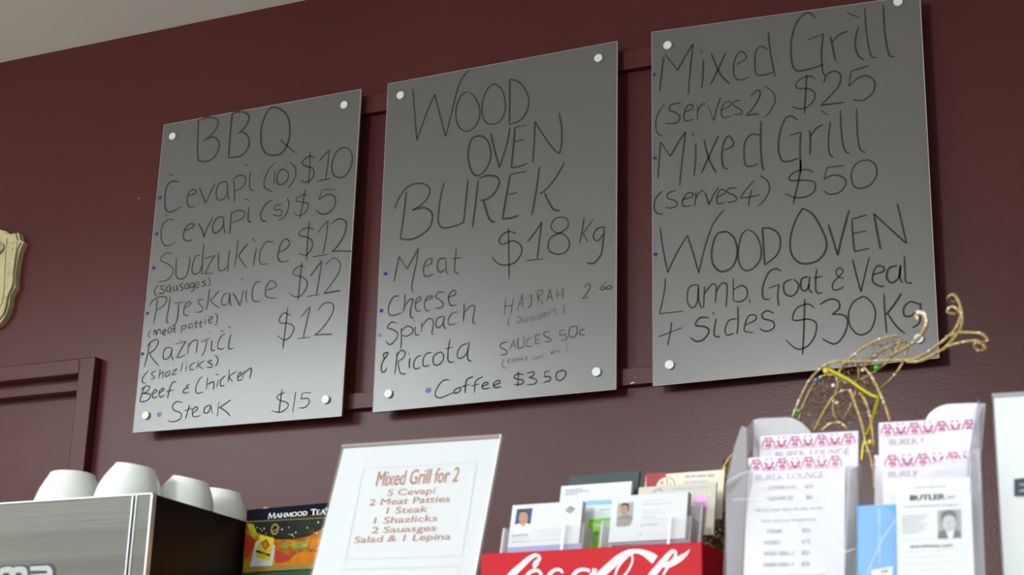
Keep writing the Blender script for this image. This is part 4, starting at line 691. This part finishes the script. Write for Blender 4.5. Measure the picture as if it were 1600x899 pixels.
# clear holders that carry the front cards
for nm, pl, lft, rgt, ty in (('left', p1, -0.006, 0.097, -0.030), ('right', p2, -0.008, 0.099, -0.031)):
    zb_ = (ZT-pl.O.z)/pl.v.z
    root = empty('card_holder', pl.w(0.045, zb_), 'clear acrylic card holder on the red box, under the %s portrait cards' % ('white-shirt' if nm == 'left' else 'grey-suit'), 'card holder', 'clear card holders on the red box')
    bm = bmesh.new(); box(bm, pl, lft, rgt, zb_+0.001, ty, 0.0045, 0.0060, 0.0003); from_bm('front_wall', bm, M['acrylic'], root)
    for s_, mm in ((lft, 'acr_edge'), (rgt-0.0016, 'acrylic_grey')):
        bm = bmesh.new(); box(bm, pl, s_, s_+0.0016, zb_+0.001, ty, -0.016, 0.0045); from_bm('side_wall', bm, M[mm], root)
    bm = bmesh.new(); box(bm, pl, rgt-0.026, rgt-0.0225, zb_+0.001, ty+0.001, 0.0060, 0.0072, 0.0004); from_bm('moulded_rib', bm, M['acr_edge'], root)
def arch_print(pl, a0, a1, btop, root, rngm, hgt=0.0125, name='folk_pattern_print', skipr=()):
    """magenta band of arches, birds and petals, as on the menus"""
    bm = bmesh.new(); n = max(1, round((a1-a0)/0.0135)*2); w_ = (a1-a0)/n*2; y1 = btop; y0 = btop-hgt
    for i in range(n//2+1):
        cx = a0+w_*(i+0.5)
        if cx+w_*0.5 > a1+0.002: break
        def E(k, t=0.0007, s0=20, s1=160): ribbon(bm, pl, [(cx+w_*k*math.cos(math.radians(d)), y0+hgt*(k*1.9)*math.sin(math.radians(d))) for d in range(s0, s1+1, 14)], t, .0005, False)
        E(0.50, 0.0010, 5, 175) if i % 2 == 0 else None
        if i % 2 == 0:
            E(0.36, 0.0024, 50, 86); E(0.36, 0.0024, 94, 130); E(0.2, 0.0019, 15, 165); poly(bm, pl, ell(cx, y0+hgt*.10, w_*.07, hgt*.09, 8), .0005)
        else:
            for sg in (-1, 1):
                poly(bm, pl, [(cx+sg*w_*.12, y1-hgt*.50), (cx+sg*w_*.34, y1-hgt*.20), (cx+sg*w_*.36, y1-hgt*.42), (cx+sg*w_*.2, y1-hgt*.62)][::sg], .0005)
                ribbon(bm, pl, [(cx+sg*w_*.12, y1-hgt*.5), (cx+sg*w_*.3, y0+hgt*.2), (cx+sg*w_*.42, y0)], .0011, .0005, False)
                ribbon(bm, pl, [(cx+sg*w_*.05, y0+hgt*.06), (cx+sg*w_*.12, y0+hgt*.3)], .0024, .0005, False)
        for k in (-.3, 0.08): ribbon(bm, pl, [(cx+w_*k, y1-hgt*.04), (cx+w_*(k+.15), y1-hgt*.04)], .0013, .0005, False)
    ribbon(bm, pl, [(a0, y0-hgt*.06), (a1, y0-hgt*.06)], .0004, .0005, False)
    return from_bm(name, bm, M['pink'], root)
def menu(label, tl, wdt, Y, lean, yaw, downto=None, title=(0.12, 0.88), body=None, thick=0.0015):
    pl = Plane(at(*tl, Y), yaw, lean); dn = (pl.O.z-(ZC+0.012))/pl.v.z
    root = empty('takeaway_menu', pl.w(wdt/2, -dn), label, 'menu', 'takeaway menus in the leaflet holders')
    bm = bmesh.new(); box(bm, pl, 0, wdt, -dn, 0, -thick, 0); from_bm('leaflet', bm, M['paper2'], root)
    arch_print(pl, 0.002, wdt-0.003, -0.0025, root, None)
    # title
    a0, a1 = wdt*title[0], wdt*title[1]; H = 0.0068; yb = -0.0262
    P0, P1 = pl.w(a0, yb), pl.w(a1, yb+H)
    def topx(P): d = P-CAM; z = d.dot(FW); return 800+FPX*d.dot(RT)/z, 449.5-FPX*d.dot(UP)/z
    serif_text('title_lettering', pl, 'BUREK LOUNGE', topx(P0), topx(P1), M['mauve'], root, 0.0005)
    rg2 = random.Random(len(label))
    if body:
        y = -0.037
        for t_ in body:
            if isinstance(t_, tuple):
                for s_, xa, xb in t_[0]:
                    me = text_mesh(s_, .01); xs = [v.co.x for v in me.vertices]
                    for v in me.vertices: v.co = pl.w(wdt*(xa+(xb-xa)*(v.co.x-min(xs))/(max(xs)-min(xs))), y+.0042*v.co.y/.7, .0005)
                    me.materials.clear(); link('menu_line', me, M['palegrey'], root)
            else:
                bm = bmesh.new(); x = wdt*t_[0]
                while x < wdt*t_[1]:
                    e = x+rg2.uniform(.003, .011); e = min(e, wdt*t_[1]); poly(bm, pl, [(x, y), (e, y), (e, y+.0028), (x, y+.0028)], .0005); x = e+.0015
                from_bm('small_print', bm, M['greyline'], root)
            y -= 0.0118
    return root, pl
YM = -1.62
lines_body = [([('CEVAPI (10)', .22, .50), ('$10', .60, .68)],), ([('CEVAPI (5)', .22, .48), ('$5', .61, .67)],), [.1, .78], [.16, .72], ([('STEAK', .22, .38), ('$15', .58, .66)],), ([('RAZNJICI', .2, .36), ('$12', .58, .66)],), ([('MIXED GRILL 2', .2, .5), ('$25', .58, .66)],), ([('MIXED GRILL 4', .2, .5), ('$50', .58, .66)],), [.04, .82], [.22, .68], [.06, .76], [.16, .70]]
lines_body = [t if isinstance(t, tuple) else t for t in lines_body]
bodyL = [tuple([t[0]]) if isinstance(t, tuple) else t for t in lines_body]
menu('white takeaway menu with magenta folk border, lower front one in the left holder', (1169, 716), 0.0985, YM+0.02, 14, 4, title=(.08, .80), body=bodyL)
menu('white takeaway menu behind the front one in the left holder, its title half hidden', (1188, 682), 0.102, YM+0.012+0.05, 14, 4, title=(.16, .92))
menu('white takeaway menu highest in the right holder, behind all others there', (1373, 661), 0.099, YM+0.06, 13, 4, title=(.1, .8))
menu('white takeaway menu in the middle pocket of the right holder', (1379, 709), 0.092, YM+0.005, 13, 4, title=(.05, .85))
# small red-marked menu peeping out left of the right holder
pl = Plane(at(1366, 712, YM+0.045), 4, 13); dn = (pl.O.z-(ZC+0.012))/pl.v.z
root = empty('takeaway_menu', pl.w(.04, -dn), 'white takeaway menu showing only its left edge with red marks, right holder', 'menu', 'takeaway menus in the leaflet holders')
bm = bmesh.new(); box(bm, pl, 0, .085, -dn, 0, -.001, 0); from_bm('leaflet', bm, M['paper2'], root)
lines('red_marks', pl, 'Q', '108,330 122,315/105,350 124,325/108,372 124,350/106,385 118,375', .0010, M['pink'], root, .0005, False)
# blue leaflet
pl = Plane(at(1339, 791, YM-0.03), 4, 12); dn = (pl.O.z-(ZC+0.012))/pl.v.z; BLP = pl
root = empty('blue_leaflet', pl.w(.03, -dn), 'sky-blue leaflet with faint vertical white print, between the two menu holders', 'leaflet')
bm = bmesh.new(); box(bm, pl, 0, .062, -dn, 0, -.001, 0); from_bm('leaflet', bm, mat('sky_blue_card', (0.13, 0.40, 0.78), 0.5), root)
bm = bmesh.new(); rg = random.Random(4); y = -.004
while y > -.058: poly(bm, pl, [(.0195, y-.0016), (.0222, y-.0016), (.0222, y), (.0195, y)], .0004); y -= rg.uniform(.0022, .0042)
from_bm('vertical_print', bm, mat('pale_blue_print', (0.42, 0.66, 0.88), .5), root)
flat('flag_print', pl, 'Q', '100,875 210,855 208,899 205,960 110,960', M['white'], root, .0005)
flat('flag_stars', pl, 'Q', '150,880 185,870 185,885 150,890', M['bluestrip'], root, .0007)
# shopping list pad
pl = Plane(at(1400, 752, YM-0.035), 4, 12); dn = (pl.O.z-(ZC+0.012))/pl.v.z; aw = pl.uv(1516, 746)[0]
root = empty('notepad', pl.w(.03, -dn), 'white shopping list notepad with a grey portrait, front of the right holder', 'notepad')
bm = bmesh.new(); box(bm, pl, 0, aw, -dn, 0, -.004, 0); from_bm('pad', bm, mat('pad_paper', (0.80, 0.84, 0.85), .7), root)
text_on('name_lettering', pl, 'BUTLER', zpx('Q', 296, 526), zpx('Q', 472, 490), M['darkgrey'], root, .05)
text_on('name_lettering', pl, 'MP', zpx('Q', 486, 515), zpx('Q', 520, 500), M['greytext'], root, .02)
text_on('heading', pl, 'SHOPPING LIST', zpx('Q', 297, 764), zpx('Q', 515, 744), M['darkgrey'], root, .04)
text_on('print_line', pl, 'Federal Member for Longman', zpx('Q', 262, 562), zpx('Q', 545, 540), M['greytext'], root, .02)
dashes(pl, *zpx('Q', 318, 463), *zpx('Q', 480, 456), 2.2, M['palegrey'], root, rg)
for k in range(7): dashes(pl, *zpx('Q', 255, 607+k*14), *zpx('Q', (385, 375, 350, 385, 370, 375, 345)[k], 602+k*14), 1.7, M['palegrey'], root, rg)
lines('ruled_line', pl, 'Q', '245,728 425,715/250,782 565,768/250,812 570,800/250,845 575,835/250,880 575,870', .0005, M['greyline'], root, .0005, False)
flat('portrait_background', pl, 'Q', '435,575 552,568 554,712 436,718', M['photo_grey'], root, .0005)
flat('portrait_suit', pl, 'Q', '436,717 440,685 470,670 495,700 520,668 548,680 554,712', M['grey_suit'], root, .0007)
flat('portrait_shirt', pl, 'Q', '475,672 520,668 512,714 490,716', M['white'], root, .0008)
flat('portrait_face', pl, 'Q', '465,610 495,598 522,610 525,645 512,672 492,685 470,668 462,640', M['grey_skin'], root, .0009, True)
flat('portrait_hair', pl, 'Q', '455,625 455,590 485,572 520,580 530,612 525,632 518,608 490,600 466,612 460,640', M['grey_suit'], root, .0011, True)
lines('portrait_features', pl, 'Q', '473,632 484,630/500,629 512,627/492,634 490,650/482,664 495,667 508,662', .0006, M['grey_suit'], root, .0012)
# clear leaflet holders
def acr(name, pts, Yf, matl, root, th=0.0015, smooth=False):
    P = [at(x, y, (yy if yy is not None else Yf)) for x, y, yy in pts]
    bm = bmesh.new(); bm.faces.new([bm.verts.new(p) for p in P]); o = from_bm(name, bm, matl, root)
    sd = o.modifiers.new('thickness', 'SOLIDIFY'); sd.thickness = th; return o
def zpts(zone, txt, smooth=False):
    return parse(zone, txt)[0]
def holder_plane(Y, lean, px, py): return Plane(at(px, py, Y), 4, lean)
HL = empty('leaflet_holder', (at(1240, 890, YM).x, YM+0.03, ZC), 'clear acrylic leaflet holder with hazy left side, holding two menus, beside the red box', 'leaflet holder')
def ppanel(name, pl, zone, txt, matl, root, th=0.0015, smooth=False, low=None):
    loc = [pl.uv(*q) for q in parse(zone, txt)[0]]
    if smooth: loc = catmull(loc)
    if low is not None:
        lb = (ZC+0.0015-pl.O.z)/pl.v.z; loc = loc+[(loc[-1][0], lb), (loc[0][0], lb)]
    bm = bmesh.new(); prism(bm, pl, loc, 0, th); return from_bm(name, bm, matl, root)
bp = holder_plane(YM+0.075, 12, 1180, 660)
ppanel('back_wall', bp, 'M', '165,200 165,60 200,52 350,45 390,55 430,78 470,118 480,135', M['acrylic_mist_and_glare'], HL, low=True)
fp = holder_plane(YM-0.012, 14, 1170, 760)
ppanel('front_wall', fp, 'M', '20,480 130,345 300,345 590,262 625,255 672,250 735,400', M['acrylic'], HL, low=True)
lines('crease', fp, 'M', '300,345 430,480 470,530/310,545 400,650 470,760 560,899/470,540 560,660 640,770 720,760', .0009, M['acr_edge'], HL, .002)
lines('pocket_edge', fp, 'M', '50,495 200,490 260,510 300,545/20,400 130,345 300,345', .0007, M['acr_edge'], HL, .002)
# left side wall: from back (higher) to front (lower)
yb_, yf_ = YM+0.075, YM-0.012
def side(pts, name, matl, root):
    bm = bmesh.new(); bm.faces.new([bm.verts.new(at(*zpx('M', x, y), yf_+(yb_-yf_)*t)) for x, y, t in pts]); o = from_bm(name, bm, matl, root)
    o.modifiers.new('thickness', 'SOLIDIFY').thickness = .0012; return o
side([(100, 90, .9), (128, 100, .8), (165, 60, 1.0), (165, 200, .9), (128, 260, .4), (130, 345, .2), (95, 960, .1), (22, 960, .0), (15, 420, 0), (30, 330, .2), (62, 200, .55)], 'side_wall', M['acrylic_grey'], HL)
side([(688, 330, .1), (748, 300, .8), (742, 960, .8), (655, 960, .1)], 'side_wall', M['acrylic_grey'] if False else M['acrylic_mist_and_glare'], HL)
# right holder
HR = empty('leaflet_holder', (at(1460, 890, YM).x, YM+0.03, ZC), 'clear acrylic leaflet holder with three stepped rounded pockets, holding notepad and menus', 'leaflet holder')
for Yq, txt, mm in ((YM+0.072, '376,118 392,90 430,60 480,42 560,37 640,35 645,120', 'acrylic_glare'), (YM+0.015, '333,275 350,245 390,205 440,182 520,172 614,166 612,270', 'acrylic_glare'), (YM-0.010, '316,415 340,380 380,345 440,325 520,318 596,310 590,440', 'acrylic_mist_and_glare')):  # pocket walls are clear acrylic, with the glare put into their colour
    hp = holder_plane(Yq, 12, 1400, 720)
    if mm == 'acrylic_glare':
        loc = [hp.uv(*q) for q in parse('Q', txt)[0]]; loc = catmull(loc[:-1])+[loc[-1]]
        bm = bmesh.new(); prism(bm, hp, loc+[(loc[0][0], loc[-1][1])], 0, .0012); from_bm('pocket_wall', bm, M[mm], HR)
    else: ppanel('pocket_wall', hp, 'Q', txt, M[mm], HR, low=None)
fr_ = holder_plane(YM-0.042, 12, 1400, 760)
ppanel('front_wall', fr_, 'Q', '40,560 130,540 240,600 350,490 420,480 560,460 592,440', M['acrylic'], HR, low=True)
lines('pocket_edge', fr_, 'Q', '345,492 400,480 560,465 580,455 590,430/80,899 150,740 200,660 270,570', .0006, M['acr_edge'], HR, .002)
yb_, yf_ = YM+0.072, YM-0.042
bm = bmesh.new(); pts = [(600, 320, .1), (612, 170, .45), (640, 35, 1.0), (676, 35, 1.0), (655, 300, .5), (640, 960, .1), (590, 960, 0)]
bm.faces.new([bm.verts.new(at(*zpx('Q', x, y), yf_+(yb_-yf_)*t)) for x, y, t in pts]); o = from_bm('side_wall', bm, M['acrylic_mist_and_glare'], HR); o.modifiers.new('thickness', 'SOLIDIFY').thickness = .0012
tp = holder_plane(YM-0.02, 10, 1520, 700)
lines('side_edge', tp, 'Q', '642,20 630,120 608,230 592,330 588,450 600,700 604,960', .0014, mat('violet_acrylic_edge', (0.30, 0.27, 0.48), .2), HR, .001)
YO = -1.36
root = empty('gold_ornament', (at(1290, 890, YO).x, YO, ZC), 'gold glitter wire reindeer ornament with curling antlers and coloured beads, behind the menus', 'ornament')
def wire(zone, txt, r, y0, y1, matl, name='wire', seq=0):
    for st in parse(zone, txt):
        c = catmull(st, 7); n = len(c)
        P = [at(x, y, YO+y0+(y1-y0)*i/(n-1)) for i, (x, y) in enumerate(c)]
        bm = bmesh.new(); tube(bm, P, r*1.3, 6); from_bm(name, bm, matl, root, True)
        if seq:
            bm = bmesh.new(); rq = random.Random(int(abs(c[0][0])*7)); 
            for _ in range(seq):
                k = rq.randrange(n); sph(bm, P[k]+Vector((0, -r*0.8, 0)), rq.uniform(.0012, .0019))
            from_bm('sequins', bm, M['sequin'], root)['kind'] = 'stuff'
g = M['gold']
wire('O1', '70,700 75,620 120,500 180,370 240,290 310,230 380,205 520,202 700,198 860,192 920,190', .0013, .02, -.03, g, 'spine_wire', 9)
wire('O1', '130,610 150,530 210,400 270,320 340,295 400,310 450,350', .0012, .05, .01, g, 'rib_wire', 3)
wire('O1', '395,320 430,240 520,150 640,70 760,30 820,25 835,60 800,140 720,230 620,300 520,345 450,355', .0013, .0, .03, g, 'ear_wire', 3)
wire('O1', '540,290 640,180 760,100 860,65 885,90 870,180 820,270 740,360 690,400', .0012, .03, .06, g, 'ear_wire', 4)
wire('O1', '590,250 640,310 700,430 740,530 770,625', .0014, -.03, -.05, g, 'leg_wire', 5)
wire('O1', '490,410 530,520 570,640 600,780 640,910 660,1100', .0014, -.04, -.04, g, 'leg_wire', 3)
wire('O1', '550,425 590,470 620,560 640,660 655,800', .0012, -.04, -.05, g, 'leg_wire', 4)
wire('O1', '415,340 380,450 370,560 400,620', .0012, .0, .02, g, 'rib_wire', 2)
wire('O1', '235,685 300,560 370,450 430,410 500,405', .0012, -.02, .0, g, 'rib_wire', 1)
wire('O1', '285,690 350,640 420,635 470,680', .0013, -.03, -.03, g, 'rib_wire', 3)
wire('O1', '530,370 520,440 470,560 440,610', .0011, .0, .02, g, 'rib_wire', 1)
wire('O1', '565,840 620,830 650,835', .0012, -.03, -.03, g, 'rib_wire')
wire('O1', '330,230 380,300 400,350 395,400', .0011, .0, .0, g, 'rib_wire', 2)
wire('O1', '540,220 550,290 540,350', .0013, .0, .0, M['gold_dark'], 'rib_wire')
wire('O1', '325,255 420,300 500,345 560,390 640,440 690,455', .0020, -.01, -.03, M['yellow_wire'], 'foil_wire')
wire('O1', '690,455 660,550 630,660 600,720', .0016, -.03, -.04, M['yellow_wire'], 'foil_wire')
wire('O1', '600,720 580,800 570,900', .0014, -.03, -.03, M['yellow_wire'], 'foil_wire')
wire('O2', '140,610 250,606 370,550 470,490 560,460 680,438 740,445 775,470 790,505 735,522 700,480 720,450', .0015, -.03, -.09, g, 'antler_wire', 4)
wire('O2', '150,612 230,575 300,540 400,470 500,390 550,330 580,260 590,220 560,180 520,155 482,180 490,208 545,215', .0015, -.03, .0, g, 'antler_wire', 4)
wire('O2', '440,512 520,430 580,350 600,280 595,200 570,110 530,55 488,78 492,108 545,118', .0015, -.05, .02, g, 'antler_wire', 3)
wire('O2', '470,405 530,385 600,370 740,375 795,405 805,440 740,458', .0015, -.02, -.07, g, 'antler_wire', 3)
wire('O2', '0,565 100,512 180,462 235,420 270,370', .0016, -.02, .0, g, 'neck_wire', 2)
wire('O2', '255,395 285,340 305,290 298,245 262,210 225,222 232,258', .0021, .0, .0, g, 'tail_wire', 12)
wire('O2', '215,205 250,195 290,210 300,240', .0015, .0, .0, g, 'tail_wire', 5)
wire('X', '1127,738 1133,727 1140,716 1150,706', .0012, .0, .0, g, 'rib_wire')
for z_, x, y, mm, r in (('O1', 128, 550, 'green_bead', .0033), ('O1', 675, 247, 'green_bead', .0038), ('O1', 250, 335, 'blue_bead', .0034), ('O1', 630, 770, 'yellow_bead', .0033), ('X', 1133, 733, 'yellow_bead', .0028), ('O1', 318, 270, 'yellow_bead', .0036)):
    bm = bmesh.new(); px, py = zpx(z_, x, y); sph(bm, at(px, py, YO-.045 if mm == 'yellow_bead' and z_ == 'O1' else YO-.012), r); from_bm('bead', bm, M[mm], root, True)
bm = bmesh.new()
for x, y, r in ((370, 372, .0026), (395, 495, .0024), (575, 265, .0020), (525, 150, .0020)): sph(bm, at(*zpx('O1', x, y), YO-.01), r)
from_bm('sequins', bm, M['sequin'], root)['kind'] = 'stuff'
def tinsel(name, region, n, r, matl, dy=(-.01, .05), zone='O1', seed=1, size=38):
    rq = random.Random(seed); poly_ = parse(zone, region)[0]
    xs = [p[0] for p in poly_]; ys = [p[1] for p in poly_]; sc_ = ZONES[zone][2]
    def inside(x, y):
        c = False; j = len(poly_)-1
        for i in range(len(poly_)):
            a, b = poly_[i], poly_[j]
            if (a[1] > y) != (b[1] > y) and x < (b[0]-a[0])*(y-a[1])/(b[1]-a[1])+a[0]: c = not c
            j = i
        return c
    bm = bmesh.new(); k = 0
    while k < n:
        x, y = rq.uniform(min(xs), max(xs)), rq.uniform(min(ys), max(ys))
        if not inside(x, y): continue
        k += 1; an = rq.uniform(0, 6.28); cur = rq.uniform(-1.1, 1.1); Y = YO+rq.uniform(*dy); P = []; st = size/sc_/5*rq.uniform(.6, 1.2)
        for _ in range(6): P.append(at(x, y, Y)); x += math.cos(an)*st; y += math.sin(an)*st; an += cur; Y += rq.uniform(-.002, .002)
        tube(bm, P, r, 3)
    o = from_bm(name, bm, matl, root); o['kind'] = 'stuff'; return o
tinsel('fine_tinsel', '180,420 250,330 420,270 540,250 640,330 700,470 730,560 600,620 430,650 240,640 170,560', 260, .00035, M['gold_dark'], seed=2, size=55)
tinsel('fine_tinsel', '180,420 250,330 420,270 540,250 640,330 700,470 730,560 600,620 430,650 240,640 170,560', 70, .0004, g, seed=7, size=45)
tinsel('fine_tinsel', '420,210 640,205 700,240 560,310 430,300', 70, .0004, M['gold_dark'], seed=3, size=40)
tinsel('fine_tinsel', '560,210 640,80 800,40 820,120 700,215', 60, .0003, M['gold_dark'], seed=4)
tinsel('dense_tinsel', '1112,770 1122,745 1136,728 1142,740 1140,872 1118,862 1100,848 1104,800', 420, .0008, M['gold_dark'], (-.03, .018), 'X', 5, 14)
tinsel('dense_tinsel', '1112,770 1122,745 1136,728 1142,740 1140,872 1118,862 1100,848 1104,800', 40, .0006, M['yellow_wire'], (-.04, -.02), 'X', 6, 8)
# ------------------------------------------------------------------ ceiling light fittings, left of and behind the camera
M['lamp'] = mat('lamp_diffuser', (0.9, 0.9, 0.9)); _b = M['lamp'].node_tree.nodes['Principled BSDF']
_b.inputs['Emission Color'].default_value = (0.90, 0.98, 1.0, 1); _b.inputs['Emission Strength'].default_value = 18.0
for x, xl in ((-3.05, 'along the left wall'), (-2.12, 'in the middle row'), (-1.20, 'nearest the counter')):
    for y, yl in ((-3.65, 'closer to the menu wall'), (-4.95, 'farther from the menu wall')):
        root = empty('ceiling_light', (x, y, HC), 'lit white ceiling panel outside the frame, %s, %s' % (xl, yl), 'ceiling light', 'ceiling light panels')
        wbox('frame', x-0.42, x+0.42, y-0.62, y+0.62, HC-0.03, HC, M['plain'], root, 0.003)
        wbox('diffuser', x-0.40, x+0.40, y-0.60, y+0.60, HC-0.034, HC-0.0302, M['lamp'], root)
